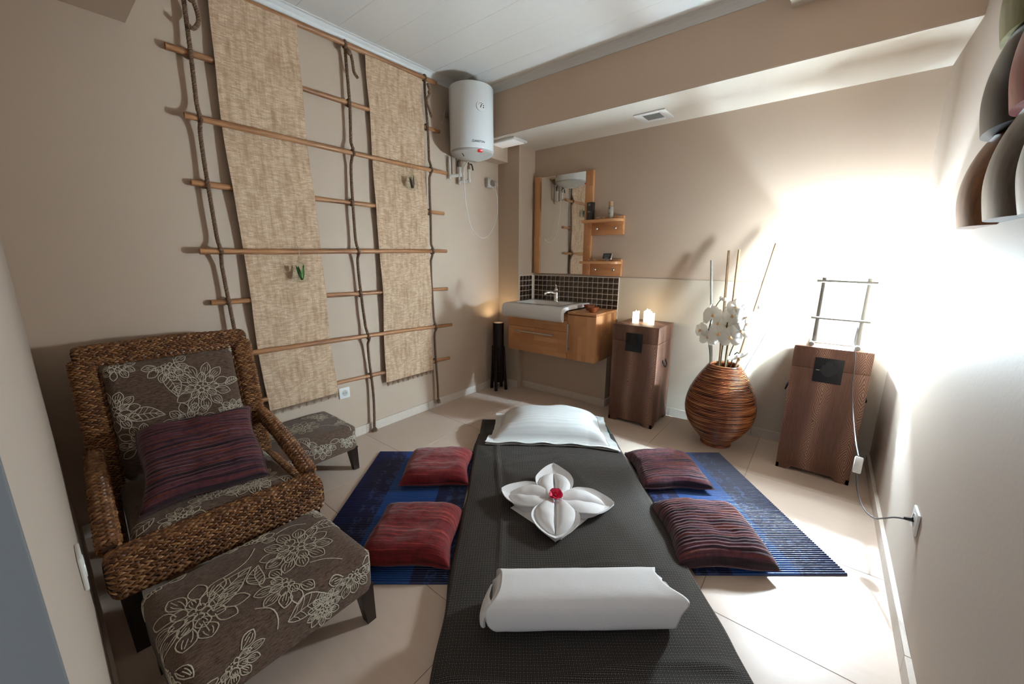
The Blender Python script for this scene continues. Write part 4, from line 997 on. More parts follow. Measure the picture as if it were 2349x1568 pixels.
def ribbon(m, pts, S, wd, lift=.0010):
    L = []
    for p, q in pts:
        P_, n = S(p, q); L.append((P_+n*lift, n))
    vs = []
    for i, (p, n) in enumerate(L):
        t = L[min(i+1, len(L)-1)][0]-L[max(i-1, 0)][0]
        if t.length < 1e-8: t = Vector((1, 0, 0))
        b = n.cross(t); b = b.normalized()*wd/2 if b.length > 1e-9 else Vector((0, wd/2, 0))
        vs += [p-b, p+n*wd*.28, p+b]
    k = len(L)
    m.add(vs, [f for i in range(k-1) for f in ((3*i, 3*i+1, 3*i+4, 3*i+3), (3*i+1, 3*i+2, 3*i+5, 3*i+4))])
def flower_lines(cx, cy, Rr, rot, rn, half=False):
    out = []
    for lay, (n, r0, r1, wf) in enumerate(((11, .44, 1.0, .185), (8, .20, .60, .15), (5, .06, .26, .10))):
        for k in range(n):
            a = rot+2*PI*(k+.5*lay)/n+rn.uniform(-.07, .07); ln = (r1-r0)*rn.uniform(.88, 1.12); wk = wf*rn.uniform(.9, 1.1)
            if half and math.cos(a-rot) < -.25: continue
            def pt(u, s, f=1):
                w_ = wk*math.sin(PI*min(1, max(0, .05+.95*u))**1.2)**.85*s; rr = r0+ln*u*f
                return (cx+Rr*(rr*math.cos(a)-w_*math.sin(a)), cy+Rr*(rr*math.sin(a)+w_*math.cos(a)))
            us = [0, .12, .28, .46, .64, .8, .92, 1]
            out.append(([pt(u, -1) for u in us]+[pt(u, 1) for u in us[-2::-1]], 1))
            if lay < 2 and rn.random() < .75:
                for s in (-.42, .05, .48): out.append(([pt(u, s, .94) for u in ((.45, .62, .78, .9) if rn.random() < .5 else (.1, .3, .5, .68))], .75))
    for k in range(9):
        a = rn.random()*6.28; r0 = Rr*rn.uniform(.01, .08); out.append(([(cx+r0*math.cos(a), cy+r0*math.sin(a)), (cx+(r0+.03*Rr)*math.cos(a), cy+(r0+.03*Rr)*math.sin(a))], 1))
    return out
def leaf_lines(x, y, L, rot, bend=.15):
    def pt(u, s): 
        w_ = .24*L*math.sin(PI*u**.8)*s; b = bend*L*math.sin(PI*u); c, d = math.cos(rot), math.sin(rot)
        return (x+L*u*c-(w_+b)*d, y+L*u*d+(w_+b)*c)
    us = [i/9 for i in range(10)]
    out = [([pt(u, 1) for u in us], 1), ([pt(u, -1) for u in us], 1), ([pt(u, 0) for u in us], .8)]
    for u in (.2, .35, .5, .65, .8):
        for s in (-1, 1): out.append(([pt(u-.08, 0), pt(u, .5*s), pt(min(1, u+.05), .92*s)], .7))
    return out
def stem_lines(a, b, bend):
    (x0, y0), (x1, y1) = a, b; out = []
    for i in range(9):
        u = i/8; k = bend*math.sin(PI*u); out.append((x0+(x1-x0)*u-(y1-y0)*k, y0+(y1-y0)*u+(x1-x0)*k))
    return [(out, 1.1)]
def embroidery(S, items, wd, parent, seed):
    rn = random.Random(seed); m = MB()
    for it in items:
        k = it[0]
        ln = flower_lines(*it[1:5], rn) if k == 'f' else flower_lines(*it[1:5], rn, True) if k == 'h' else leaf_lines(*it[1:]) if k == 'l' else stem_lines(*it[1:])
        for pts, s in ln: ribbon(m, pts, S, wd*s)
    return tag(m.obj('embroidery', M['thread'], parent, 180, weld=False), kind='stuff')
def upholstered(S, ex, ey, name, parent, nx=44, ny=44):
    m = MB(); m.grid(lambda u, v: tuple(S((2*u-1)*ex, (2*v-1)*ey)[0]), nx, ny)
    return m.obj(name, M['chenille'], parent, 60, weld=False)
def footstool(loc, rz, label, items, seed):
    o = thing('footstool', label, 'stool', loc, rz, 'floral footstools'); hx, hy = .215, .285
    S, ex, ey = cushion_map(hx, hy, .298, .150, .032, .05, .012)
    u = upholstered(S, ex, ey, 'seat', o); embroidery(S, items, .0034, u, seed)
    MB().box((-hx+.006, -hy+.006, .1495), (hx-.006, hy-.006, .156)).obj('base', M['darkleg'], o)
    for sx in (-1, 1):
        for sy in (-1, 1):
            x, y = sx*(hx-.035), sy*(hy-.035); dx, dy = sx*.010, sy*.010; a, b = .026, .017
            m = MB(); lo = [(x+dx-b, y+dy-b, 0), (x+dx+b, y+dy-b, 0), (x+dx+b, y+dy+b, 0), (x+dx-b, y+dy+b, 0)]; hi = [(x-a, y-a, .15), (x+a, y-a, .15), (x+a, y+a, .15), (x-a, y+a, .15)]
            m.add(lo+hi, [(3, 2, 1, 0), (4, 5, 6, 7), (0, 1, 5, 4), (1, 2, 6, 5), (2, 3, 7, 6), (3, 0, 4, 7)]).obj('leg', M['darkleg'], o, 30)
    return o
itemsA = [('f', -.01, .115, .118, .4), ('f', .03, -.19, .125, 1.2), ('h', .125, .03, .095, -1.2), ('l', .06, -.16, .17, 2.2, .1), ('l', -.08, .20, .12, 1.0, .12), ('h', -.17, .02, .085, 2.6), ('h', -.185, .235, .07, 2.2), ('l', .07, -.03, .10, 2.9),
          ('s', (.10, .11), (.17, .19), .1), ('s', (-.13, .02), (-.06, -.10), .15), ('h', .235, .20, .085, 0), ('l', .25, -.02, .14, 1.5, .1), ('h', .26, -.17, .08, .5), ('l', .18, .27, .10, .6), ('h', -.18, -.25, .09, 3.4), ('s', (.15, -.08), (.25, -.05), .2), ('h', .10, .32, .08, 1.5), ('h', .14, -.30, .09, -1.2), ('s', (-.15, .10), (-.12, .2), .2), ('f', .29, .09, .06, .3)]
footstool((-1.372, .352, 0), D(1.5), 'floral brown footstool in front of the wicker armchair', itemsA, 11)
itemsB = [('f', .0, .03, .10, .2), ('h', -.09, .15, .085, 2.0), ('h', .02, .26, .08, 1.4), ('l', -.08, -.02, .12, 3.6, .1), ('l', .10, .19, .09, 1.2, .1), ('h', .25, .06, .09, -.2), ('h', .26, .22, .07, .2), ('s', (.05, .1), (.14, .2), .1), ('s', (.12, .22), (.22, .24), .1), ('h', .27, -.12, .09, 0), ('f', -.02, -.18, .10, 1), ('l', .14, -.06, .1, .4), ('h', .10, .34, .07, 1.6)]
footstool((-2.432, .902, 0), D(0), 'floral brown footstool between the armchair and the reed mats wall', itemsB, 12)

# ------------------------------------------------------------------ wicker armchair
ch = thing('wicker_armchair', 'braided wicker armchair with floral cushions in the near left corner', 'armchair', (-2.05, .372, 0), D(-3))
def sweep(path, a, b, e=4.0, up=(0, 0, 1), rnd=.035):
    """surface of a rail: path points, half width a (sideways), half height b; returns S(u,v)->(pos, normal), length, perimeter"""
    P_ = [Vector(p) for p in path]; L = [0]
    for p, q in zip(P_, P_[1:]): L.append(L[-1]+(q-p).length)
    ring = []
    for k in range(96):
        t = 2*PI*k/96; c, s = math.cos(t), math.sin(t); ring.append((a*math.copysign(abs(c)**(2/e), c), b*math.copysign(abs(s)**(2/e), s)))
    rl = [0]
    for p, q in zip(ring, ring[1:]+ring[:1]): rl.append(rl[-1]+math.hypot(q[0]-p[0], q[1]-p[1]))
    per = rl[-1]
    def S(d, w_):
        d = max(0, min(L[-1], d)); j = 0
        while j < len(L)-2 and L[j+1] < d: j += 1
        u = (d-L[j])/max(1e-9, L[j+1]-L[j]); p = P_[j].lerp(P_[j+1], u)
        t = (P_[j+1]-P_[j]).normalized()
        if len(P_) > 2:
            t0 = (P_[min(j+1, len(P_)-1)]-P_[max(j-1, 0)]).normalized() if j else t; t1 = (P_[min(j+2, len(P_)-1)]-P_[j]).normalized(); t = t0.lerp(t1, u).normalized()
        B = t.cross(Vector(up)).normalized(); N = B.cross(t)
        w_ %= per; k = 0; lo, hi = 0, 96
        while hi-lo > 1:
            mid = (lo+hi)//2
            if rl[mid] <= w_: lo = mid
            else: hi = mid
        f = (w_-rl[lo])/max(1e-9, rl[lo+1]-rl[lo]); r0, r1 = ring[lo], ring[(lo+1) % 96]
        de = min(d, L[-1]-d); q = 1 if de > rnd else .62+.38*math.sqrt(max(0, 1-(1-de/rnd)**2))
        cx, cz_ = lerp(r0[0], r1[0], f)*q, lerp(r0[1], r1[1], f)*q; nx, nz = (r1[1]-r0[1]), -(r1[0]-r0[0])
        return p+B*cx+N*cz_, (B*nx+N*nz).normalized()
    return S, L[-1], per
def weave(parts, name, parent, cell=(.024, .0112), cross=False):
    """dark core plus braided strands, running along the rail or (cross) wrapped round it"""
    core = MB(); br = MB(); rn = random.Random(len(name)*7+int(parts[0][1]*100))
    shape = ((-1, 0, .0), (-.6, -.75, .0), (.25, -1, .0), (.95, -.35, .0), (1, .15, 0), (.6, .8, 0), (-.25, 1, 0), (-.95, .35, 0), (-.5, 0, .85), (0, .0, 1.05), (.5, 0, .85))
    fcs = [(0, 1, 8), (1, 2, 9, 8), (2, 3, 10, 9), (3, 4, 10), (4, 5, 10), (5, 6, 9, 10), (6, 7, 8, 9), (7, 0, 8)]
    for (S, L, per) in parts:
        nu, nv = max(8, int(L/.012)), 28
        core.grid(lambda u, v: tuple(S(u*L, v*per)[0]-S(u*L, v*per)[1]*.004), nu, nv, closev=True)
        core.add([S(0, k/nv*per)[0] for k in range(nv)], [tuple(range(nv))]); core.add([S(L, k/nv*per)[0] for k in range(nv)], [tuple(range(nv-1, -1, -1))])
        A, B_ = (per, L) if cross else (L, per)          # A: along the strand, B_: across the rows
        rows = max(4, 2*round(B_/cell[1]/2)); n = max(2, round(A/cell[0]))
        for r_ in range(rows):
            sg = 1 if r_ % 2 else -1; wv = (r_+.5)*B_/rows
            for k in range(0 if cross else -1, n if cross else n+1):
                dc = (k+.5+(.5 if r_ % 2 else 0))*A/n+rn.uniform(-.0015, .0015); hl = A/n*.60; hw = B_/rows*.52
                if not cross and (dc < hl*.3 or dc > L-hl*.3): continue
                vs = []; g = .0074*rn.uniform(.8, 1.2)
                for (uu, ww, hh) in shape:
                    d = dc+uu*hl; w_ = wv+(ww*hw+uu*hl*sg*.30)
                    p, nn = S(w_, d) if cross else S(d, w_); vs.append(p+nn*(g*hh-.003))
                br.add(vs, fcs, r=rn.random())
        if not cross:        # binding strips between the braids
            for r_ in range(0, rows, 2):
                for k in range(max(2, int(L/.045))):
                    dc = (k+.5)*L/max(2, int(L/.045))+(.011 if r_ % 4 else 0); wv = (r_+1)*per/rows; vs = []
                    for uu, ww, hh in ((-1, -1, .2), (1, -1, .2), (1, 1, .2), (-1, 1, .2), (0, -.4, 1), (0, .4, 1)):
                        p, nn = S(dc+uu*.0035, wv+ww*.0065); vs.append(p+nn*(.0052*hh))
                    br.add(vs, [(0, 1, 4), (1, 2, 5, 4), (2, 3, 5), (3, 0, 4, 5)], r=rn.random()*.6)
    c = core.obj(name, M['wicker_core'], parent, 60)
    tag(br.obj('braiding', M['wicker'], c, 75, weld=False), kind='stuff'); return c
HW = .322
# seat rails
weave([sweep([(.337, -HW-.026, .308), (.337, HW+.026, .308)], .056, .078)], 'front_rail', ch)
def arm(sy):
    return sweep(bez([(-.385, sy*(HW-.004), .478), (-.30, sy*(HW-.002), .500), (-.10, sy*(HW), .476), (.12, sy*(HW+.002), .428), (.30, sy*(HW+.002), .382)], 8), .031, .032, 2.4)
for sy in (-1, 1):
    weave([arm(sy)], 'armrest', ch, (.026, .0105), True)
    weave([sweep([(-.30, sy*(HW-.012), .275), (.285, sy*(HW-.012), .300)], .026, .028, 2.4)], 'side_rail', ch, (.026, .0105), True)
weave([sweep([(-.33, -HW+.02, .272), (-.33, HW-.02, .272)], .035, .035, 3)], 'rear_rail', ch)
BX0, BZ0, BX1, BZ1 = -.300, .270, -.445, .955
def bk(z): return lerp(BX0, BX1, (z-BZ0)/(BZ1-BZ0))
for sy in (-1, 1):
    weave([sweep([(BX0, sy*(HW-.028), BZ0), (bk(.6), sy*(HW-.026), .60), (bk(.91), sy*(HW-.026), .91)], .044, .036, 3.5, up=(1, 0, 0))], 'back_stile', ch, (.026, .0110), True)
weave([sweep([(bk(.921), -HW, .918), (bk(.925), 0, .928), (bk(.921), HW, .918)], .036, .044, 3.5)], 'back_top_rail', ch)
for sx, sy in ((.335, -1), (.335, 1), (-.32, -1), (-.32, 1)):
    x, y = sx, sy*(HW-.022); a, b = .027, .019; k = .012*(1 if sx > 0 else -1)
    m = MB(); m.add([(x+k-b, y-b, 0), (x+k+b, y-b, 0), (x+k+b, y+b, 0), (x+k-b, y+b, 0), (x-a, y-a, .245), (x+a, y-a, .245), (x+a, y+a, .245), (x-a, y+a, .245)], [(3, 2, 1, 0), (4, 5, 6, 7), (0, 1, 5, 4), (1, 2, 6, 5), (2, 3, 7, 6), (3, 0, 4, 7)]).obj('leg', M['darkleg'], ch, 30)
# seat and back cushions
S0, ex, ey = cushion_map(.285, .272, 0, -.085, .030, .04, .016)
TS = Matrix.Translation((-.012, 0, .366)) @ Matrix.Rotation(D(-2), 4, 'Y')
def wrapS(S, T):
    Rm = T.to_3x3()
    return lambda p, q: ((T @ S(p, q)[0]), Rm @ S(p, q)[1])
SS = wrapS(S0, TS); cu = upholstered(SS, ex, ey, 'seat_cushion', ch)
embroidery(SS, [('h', .22, -.02, .09, 3.0), ('f', .19, .13, .10, .4), ('h', .25, .10, .08, 2.8), ('l', .20, -.20, .14, -1.2, .1), ('h', .27, -.13, .07, 3.1), ('l', .24, .22, .08, .4), ('f', 0, 0, .11, 1), ('s', (.2, .0), (.27, .05), .2), ('h', -.1, .2, .09, 1)], .0031, cu, 21)
pp = []
S1, ex1, ey1 = cushion_map(.270, .242, 0, -.070, .028, .035, .020)     # p runs up the back, q across
ang = math.atan2(BX0-BX1, BZ1-BZ0)
TB = Matrix.Translation((bk(.615)+.052, 0, .615)) @ Matrix.Rotation(PI/2-ang, 4, 'Y') @ Matrix.Rotation(PI, 4, 'Z')
SB = wrapS(S1, TB); cb_ = upholstered(SB, ex1, ey1, 'back_cushion', ch)
def fl2(items): return [tuple([it[0]]+[(x) for x in it[1:]]) for it in items]
embroidery(SB, [('f', .10, -.085, .115, .3), ('h', .235, .03, .085, 3.3), ('l', .19, .045, .12, 3.4, .1), ('h', .06, .235, .09, -1.5), ('l', .02, .20, .13, -1.7, .12), ('h', -.06, -.01, .10, .2), ('h', -.06, -.19, .07, .5), ('s', (.02, -.12), (-.05, -.15), .2), ('h', -.10, .16, .09, .4), ('l', .09, -.18, .07, -1.4), ('f', -.20, .10, .09, 1), ('h', .27, .20, .07, 3), ('s', (.18, -.05), (.26, -.0), .2), ('f', -.19, -.1, .09, 2)], .0031, cb_, 23)
bp = []
for k in range(61):
    t = 2*PI*k/60; c, s = math.cos(t), math.sin(t); bp.append(TB @ Vector((.280*math.copysign(abs(c)**(.28), c), .252*math.copysign(abs(s)**(.28), s), -.036)))
strand_rope(bp, .0045, .0048, .03).obj('braided_trim', M['wicker'], ch, 60, weld=False)
# ------------------------------------------------------------------ cushions
def pillow_fn(hx, hy, th, pinch=.07, pw=.42, low=.35):
    def top(u, v, s):
        a, b = 2*u-1, 2*v-1; e = max(0, (1-a**4)*(1-b**4))**pw; px = 1-pinch*(1-b*b)*abs(a)**3; py = 1-pinch*(1-a*a)*abs(b)**3
        z = th*(e if s > 0 else -low*e)
        return Vector((a*hx*px, b*hy*py, z))
    return top
def scatter_cushion(name, label, mat, hx, hy, th, T, group, ridge, seed, parent=None, rot_uv=False):
    o = thing(name, label, 'cushion', (0, 0, 0), group=group); o.matrix_world = T
    f = pillow_fn(hx, hy, th); m = MB(); N = 40; low = .35
    def fn(s):
        def g(u, v):
            p = f(u, v, s); e = max(0, (1-(2*u-1)**6)*(1-(2*v-1)**6))
            nz = noise.noise(Vector((u*4+seed, v*4, s*3)))*.010+noise.noise(Vector((u*11+seed, v*11, s)))*.004
            dent = -.012*math.exp(-((u-.5)/.3)**2-((v-.35)/.2)**2)
            rg = ridge*math.sin(v*2*PI*24+2*noise.noise(Vector((u*3, v*3, seed))))
            p.z += e*(nz+dent*(s > 0)+rg*(1 if s > 0 else .4)); p.z += th*low
            p.y += .006*math.sin(u*9+seed)*abs(2*v-1)**3; p.x += .006*math.sin(v*8+seed)*abs(2*u-1)**3
            return tuple(p)
        return g
    nv = 192 if ridge else 60
    m.grid(fn(1), N, nv); m.grid(fn(-1), 20, 30, flip=True); m.uv = [(u*hx*2, v*hy*2) for u, v in m.uv]
    m.obj('cover', mat, o, 180, weld=False)
    sm = []
    for k in range(81):
        q = k/80*4; u, v = ((q, 0) if q < 1 else (1, q-1) if q < 2 else (3-q, 1) if q < 3 else (0, 4-q)); sm.append(fn(1)(u, v))
    MB().tube(sm, .0035, 6).obj('seam', mat, o, 60); return o
TH = D(38.6855)
def matw(a, b, z=0, rz=0, rx=0, ry=0):
    c, s = math.cos(TH), math.sin(TH)
    return Matrix.Translation((a*c-b*s, a*s+b*c, z)) @ Matrix.Rotation(TH+rz, 4, 'Z') @ Matrix.Rotation(rx, 4, 'X') @ Matrix.Rotation(ry, 4, 'Y')
MZ = .012
scatter_cushion('cushion', 'red striped velvet cushion further from the camera on the left mat', M['red'], .205, .195, .085, matw(-.470, 2.235, MZ+.003, D(2)), 'red cushions', 0, 1)
scatter_cushion('cushion', 'red striped velvet cushion nearer the footstool on the left mat', M['red'], .205, .198, .090, matw(-.468, 1.625, MZ+.003, D(-2)), 'red cushions', 0, 2)
scatter_cushion('cushion', 'plum crinkled cushion nearer the vase on the right mat', M['purple'], .203, .200, .080, matw(.975, 2.215, MZ+.003, D(-1)), 'plum cushions', .0028, 3)
scatter_cushion('cushion', 'plum crinkled cushion nearer the camera on the right mat', M['purple'], .215, .215, .095, matw(.950, 1.630, MZ+.003, D(-3)), 'plum cushions', .0030, 4)
bpy.context.view_layer.update()
Tc = ch.matrix_world @ Matrix.Translation((-.023, .005, .474)) @ Matrix.Rotation(D(-7), 4, 'Z') @ Matrix.Rotation(D(31), 4, 'Y') @ Matrix.Rotation(PI/2, 4, 'Z')
scatter_cushion('cushion', 'plum crinkled cushion leaning back in the wicker armchair', M['purple'], .214, .212, .072, Tc, 'plum cushions', .0038, 5)

# ------------------------------------------------------------------ blue mats, mattress
def blue_mat(a0, a1, b0, b1, label, outer_right, rz=0):
    T = matw((a0+a1)/2, (b0+b1)/2, 0, rz); o = thing('ribbed_mat', label, 'mat', (0, 0, 0), group='blue ribbed mats'); o.matrix_world = T
    hx, hy = (a1-a0)/2, (b1-b0)/2; nr = round((b1-b0)/.0125); m = MB()
    prof = []
    for i in range(nr):
        for k in range(6): ph = k/6; prof.append((-hy+(i+ph)*2*hy/nr, .0025+.0080*math.sqrt(max(0, math.sin(PI*ph)))))
    prof.append((hy, .0035))
    xs = [-hx, hx]; vs = []; uv = []
    for x in xs:
        for y, z in prof: vs.append((x, y, z)); uv.append(((hx-x) if outer_right else (x+hx), y))
    k = len(prof)
    fs = [(i, k+i, k+i+1, i+1) for i in range(k-1)]
    for x in xs:
        base = len(vs)
    vs += [(-hx, -hy, .0005), (hx, -hy, .0005), (hx, hy, .0005), (-hx, hy, .0005)]; uv += [(0, 0)]*4
    b = 2*k
    fs += [(b, b+1, b+2, b+3)[::-1], tuple([b]+list(range(0, k))+[b+3])[::-1], tuple([b+1]+list(range(k, 2*k))+[b+2])]
    fs += [(b, b+1, k, 0), (k-1, 2*k-1, b+2, b+3)]
    m.add(vs, fs, uv); m.obj('mat_sheet', M['blue'], o, 75, weld=True)
blue_mat(-.932, -.268, 1.382, 2.520, 'blue ribbed mat under the red cushions', False)
blue_mat(.800, 1.462, 1.432, 2.512, 'blue ribbed mat under the plum cushions', True)
ms = thing('massage_mattress', 'low mattress covered by a black dotted cloth in the middle of the floor', 'mattress', (0, 0, 0)); ms.matrix_world = matw(.2525, 0, 0)
HA = .515; MT = .056
MB().box((-HA+.022, .45, .001), (HA-.012, 2.975, MT-.006), .012, 3).obj('mattress_core', M['teal'], ms)
MB().box((-HA+.02, 2.60, MT-.0055), (-HA+.33, 2.972, MT-.0015), .001).obj('dark_cover', M['black_cloth'], ms)
def cloth(u, v):
    b = lerp(.40, 2.70, v); a = (2*u-1)*(HA+.050); s = abs(a)
    if s > HA-.012: x = math.copysign(HA-.012+min(.014, (s-HA+.012)*.35), a); z = MT-max(0, s-(HA-.012))*.86+.001
    else: x = a; z = MT+.0015
    z = max(.0035, z); x += (.006*math.sin(b*7)+.004*math.sin(b*17+a))*sstep(HA-.03, HA+.02, s)
    w_ = 0
    n1 = noise.noise(Vector((a*3.0, b*1.5, 3))); n2 = noise.noise(Vector((a*7, b*5, 9))); n3 = noise.noise(Vector((a*2+b*1.2, b*.8, 5)))
    w_ += .007*max(0, n1)+.003*n2+.010*max(0, .22-abs(n3))*2
    w_ += .006*math.exp(-((a+.33+.03*math.sin(b*3))/.012)**2)*sstep(1.1, 1.6, b)+.005*math.exp(-((b-2.30-.05*math.sin(a*5))/.014)**2)*sstep(.4, .1, abs(a))+.005*math.exp(-((b-2.36-.04*math.sin(a*4+1))/.012)**2)*sstep(.45, .2, abs(a+.1))
    w_ += .006*math.exp(-((b-.98-.03*math.sin(a*6))/.018)**2)+.005*math.exp(-((b-1.40-.02*math.sin(a*9))/.012)**2)*sstep(.4, .1, abs(a-.2))
    if s < HA-.012: z += max(0, w_)*1.7*sstep(HA-.012, HA-.08, s)+.0005
    if v > .985: z -= .0
    return (x, b, z)
m = MB(); m.grid(cloth, 90, 190); m.uv = [((2*u-1)*(HA+.05), lerp(.40, 2.70, v)) for u, v in m.uv]
m.obj('dotted_cloth', M['dots'], ms, 180, weld=False)
CZ = MT+.013
# white pillow with a flange
wp = thing('pillow', 'white striped pillow with flanged border at the head of the mattress', 'pillow', (0, 0, 0)); wp.matrix_world = matw(.292, 2.745, CZ-.004, D(-4))
def wpf(s):
    def g(u, v):
        a, b = 2*u-1, 2*v-1; hx, hy = .445, .270
        ia, ib = min(1, abs(a)/.86), min(1, abs(b)/.80); e = max(0, (1-ia**3)*(1-ib**3))**.48
        z = (.155*e if s > 0 else -.0*e)
        z += .010+.006*(1 if s > 0 else 0)
        fl_w = sstep(.80, 1, max(abs(a)/1.06, abs(b)))
        z += fl_w*(.006*math.sin(a*14+b*3)+.004*math.sin(b*17))*(1-.5*(s < 0))
        if b < 0 and s > 0: z += e*.0016*math.sin(a*26+5*noise.noise(Vector((a*3, b*3, 1))))*sstep(-.2, -.8, b)
        if s > 0: z += e*(.010*noise.noise(Vector((a*2.2, b*2.2, 4)))+.006*noise.noise(Vector((a*5, b*5, 2))))
        x = a*hx*(1-.04*(1-b*b)); y = b*hy*(1-.06*(1-a*a))
        if a > .6 and b < -.5: x += .03*(a-.6)*2; y -= .05*(a-.6)*2; z -= .004
        if a < -.6 and b < -.5: x -= .02
        return (x, y, max(.004, z) if s > 0 else max(.002, z-.008))
    return g
m = MB(); m.grid(wpf(1), 80, 56); m.grid(wpf(-1), 30, 20, flip=True)
m.obj('pillowcase', M['sateen'], wp, 180, weld=False)
hem = []
for k in range(120):
    q = k/119*4; t_ = .905; u, v = ((q, 0) if q < 1 else (1, q-1) if q < 2 else (3-q, 1) if q < 3 else (0, 4-q)); u = .5+(u-.5)*.885; v = .5+(v-.5)*.83; p = wpf(1)(u, v); hem.append((p[0], p[1], p[2]+.001))
MB().tube(hem, .0022, 5).obj('hem_stitch', M['sateen'], wp, 180)
# rolled towel
tw = thing('rolled_towel', 'thick rolled white towel lying across the foot of the mattress', 'towel', (0, 0, 0)); tw.matrix_world = matw(.250, 1.180, CZ-.005, D(1))
RL, RY, RZ = .312, .092, .078
def roll_ring(t, k, x0, sg):
    c, s_ = math.cos(t), math.sin(t); e = 2.9
    y = RY*math.copysign(abs(c)**(2/e), c)*k; z = RZ*math.copysign(abs(s_)**(2/e), s_)*k
    n = noise.noise(Vector((x0*7, c*1.5, s_*1.5)))*.006+noise.noise(Vector((x0*22, c*4, s_*4)))*.0028
    return y*(1+n*3), z*(1+n*3)+RZ, c, s_
def end_off(t, sg):
    g = lambda a0, w: math.exp(-((math.degrees(t)-a0)/w)**2)
    return (.052*g(142, 34)-.030*g(75, 38)+.010*g(215, 30)) if sg > 0 else (.034*g(168, 34)-.022*g(80, 40)-.012*g(225, 25))
def roll(u, v):
    t = 2*PI*v; a = 2*u-1; sg = 1 if a > 0 else -1; e_ = abs(a)
    body = .90
    if e_ <= body:
        x0 = a/body*RL; y, z, c, s_ = roll_ring(t, 1, x0, sg); f = sstep(.70, body, e_)
        x = x0+sg*f*end_off(t, sg)
    else:
        q = (e_-body)/(1-body); k = 1-q; y, z, c, s_ = roll_ring(t, k**.8, sg*RL, sg)
        x = sg*(RL+end_off(t, sg)*(1-q)-.016*math.sin(q*PI*3.0+t*.5)-.012*q)
    return (x, y, max(.001, z))
m = MB(); m.grid(roll, 110, 64, closev=True); m.obj('towel_roll', M['towel'], tw, 180, weld=False)
def loose(sg, pts, name):          # a soft towel corner hanging out of the end: front and back skin
    P0, P1, P2, P3 = [Vector(p) for p in pts]; m = MB()
    def fn(off):
        def g(u, v):
            p = P0.lerp(P1, v).lerp(P3.lerp(P2, v), u); b = math.sin(PI*v)*.012+math.sin(PI*u)*.010; th_ = off*.004*(1-.3*u)
            return tuple(p+Vector((sg*(b+th_), -.5*b-th_, .004*math.sin(7*v+3*u))))
        return g
    m.grid(fn(1), 12, 12); m.grid(fn(-1), 12, 12, flip=True)
    for uu in (0, 1): m.grid(lambda a, v: fn(1 if a else -1)(uu, v), 1, 12)
    for vv in (0, 1): m.grid(lambda a, u: fn(1 if a else -1)(u, vv), 1, 12)
    m.obj(name, M['towel'], tw, 60)
loose(-1, [(-.318, -.080, .128), (-.322, .02, .120), (-.352, -.012, .030), (-.345, -.062, .022)], 'loose_corner')
loose(1, [(.322, -.060, .118), (.318, .03, .112), (.330, .01, .040), (.334, -.035, .046)], 'loose_corner')
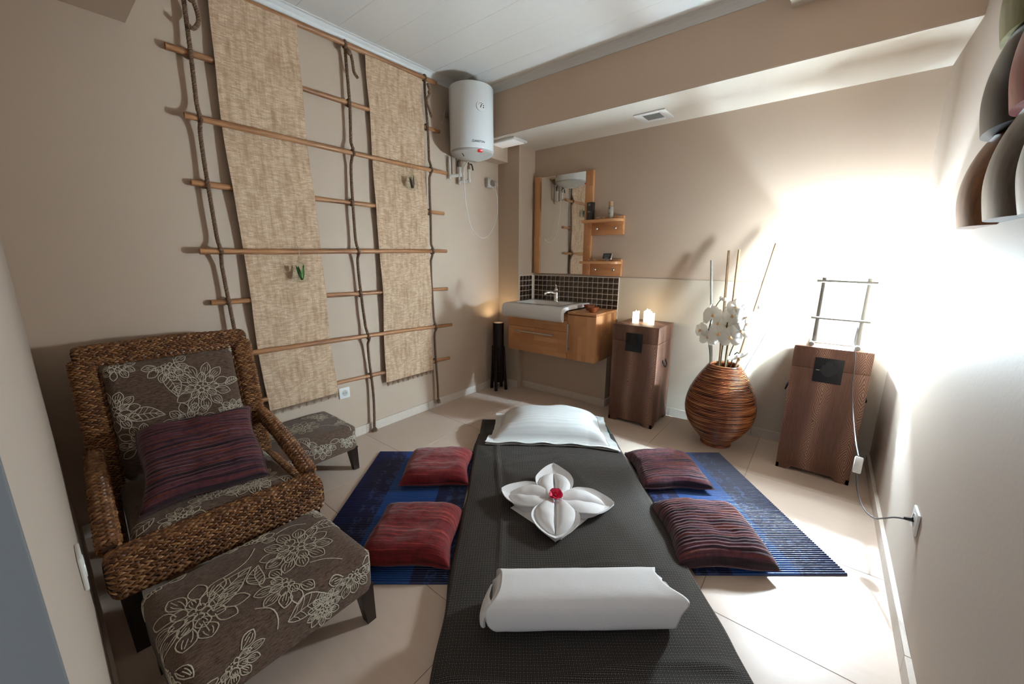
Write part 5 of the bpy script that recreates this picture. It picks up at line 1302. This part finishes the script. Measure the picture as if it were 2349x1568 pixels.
# towel folded into a flower
tf = thing('towel_flower', 'white towel folded into a four-petal flower on the dark cloth', 'towel', (0, 0, 0)); tf.matrix_world = matw(.228, 1.80, CZ-.004, 0)
def base(u, v):
    t = 2*PI*v; r = u*.235/(abs(math.cos(t))+abs(math.sin(t)))**.95; return (r*math.cos(t), r*math.sin(t), .042*(1-u**4)+.003*math.sin(6*t)*u*(1-u)+.004)
m = MB(); m.grid(base, 12, 56, closev=True); m.obj('folded_base', M['towel'], tf, 180, weld=False)
def petal_t(ang, L, W_, H, tip, curl, seed):
    c, s = math.cos(ang), math.sin(ang)
    def place(x, y, z): return (x*c-y*s, x*s+y*c, z)
    def outer(u, v):         # cupped outer leaf, open above, pointed end
        b = 2*v-1; w_ = W_*(math.sin(PI*min(1, .10+.90*u)**1.15)**.75)
        rim = H*(.45+.75*math.sin(PI*min(1, u*.85+.1)))*abs(b)**2.2
        x = .012+u*L; z = .018+rim*(1-.55*u)+tip*u**3+.003*noise.noise(Vector((u*5+seed, v*5, 1)))
        return place(x, b*w_, max(.004, z*(1-.15*(1-u))))
    m = MB(); m.grid(outer, 26, 24)
    k = len(m.v); m.add([(p[0]*1.0, p[1]*1.0, max(.002, p[2]-.006)) for p in m.v], [tuple(reversed(f)) for f in m.f])
    nv = 25; ed = [i*nv for i in range(27)]+[26*nv+j for j in range(1, nv)]+[i*nv+24 for i in range(25, -1, -1)]+[j for j in range(23, 0, -1)]
    m.f += [(a, b, b+k, a+k) for a, b in zip(ed, ed[1:]+ed[:1])]
    o = m.obj('petal_fold', M['towel'], tf, 180, weld=False)
    for sd in (-1, 1):      # the two soft rolls that meet in a crease
        def inner(u, v, sd=sd):
            t = PI*v; w_ = W_*.43*math.sin(PI*min(1, .10+.90*u)**1.1)**.6; x = .006+u*L*.86; ef = math.sqrt(max(0, 1-u**7))
            y = sd*(w_*(1.0-math.cos(t))+.002); z = .020+H*(.62+.52*math.sin(PI*min(1, u*.9+.12)))*math.sin(t)**.62*(1-.25*u)*ef+tip*.35*u**3
            z += .0035*noise.noise(Vector((u*6+seed+sd, v*4, 2)))
            return place(x, y, z)
        m = MB(); m.grid(inner, 22, 16, flip=sd > 0); m.obj('inner_roll', M['towel'], o, 180, weld=False)
petal_t(D(163), .285, .112, .054, .034, 0, 1)
petal_t(D(86), .305, .106, .058, .052, 0, 2)
petal_t(D(-4), .290, .112, .054, .022, 0, 3)
petal_t(D(-96), .255, .118, .058, .004, 0, 4)
# red blossom on the towel flower
rf = thing('blossom', 'crimson blossom set in the middle of the towel flower', 'flower', (0, 0, 0)); rf.matrix_world = matw(.228, 1.795, CZ+.070, 0)
for k, (a, el, s) in enumerate(((90, 62, 1.05), (18, 35, 1), (162, 38, 1), (-54, 22, .95), (234, 24, .95), (60, 75, .6), (200, 70, .55), (-30, 70, .55))):
    def fn(u, v, a=a, el=el, s=s):
        b = 2*v-1; w_ = .030*s*math.sin(PI*min(1, .08+u*.85))**.6*(.6+.6*u); L = .040*s; p = Vector((u*L, b*w_, .006*u*u-.006*b*b+.002*math.sin(b*7+a)*u))
        return tuple(Matrix.Rotation(D(a), 3, 'Z') @ (Matrix.Rotation(D(-el), 3, 'Y') @ p))
    MB().grid(fn, 8, 8).obj('petal', M['rose'], rf, 180, weld=False)
MB().ball((0, 0, .008), .006, 8, 6).obj('flower_heart', M['gold_print'], rf, 180)
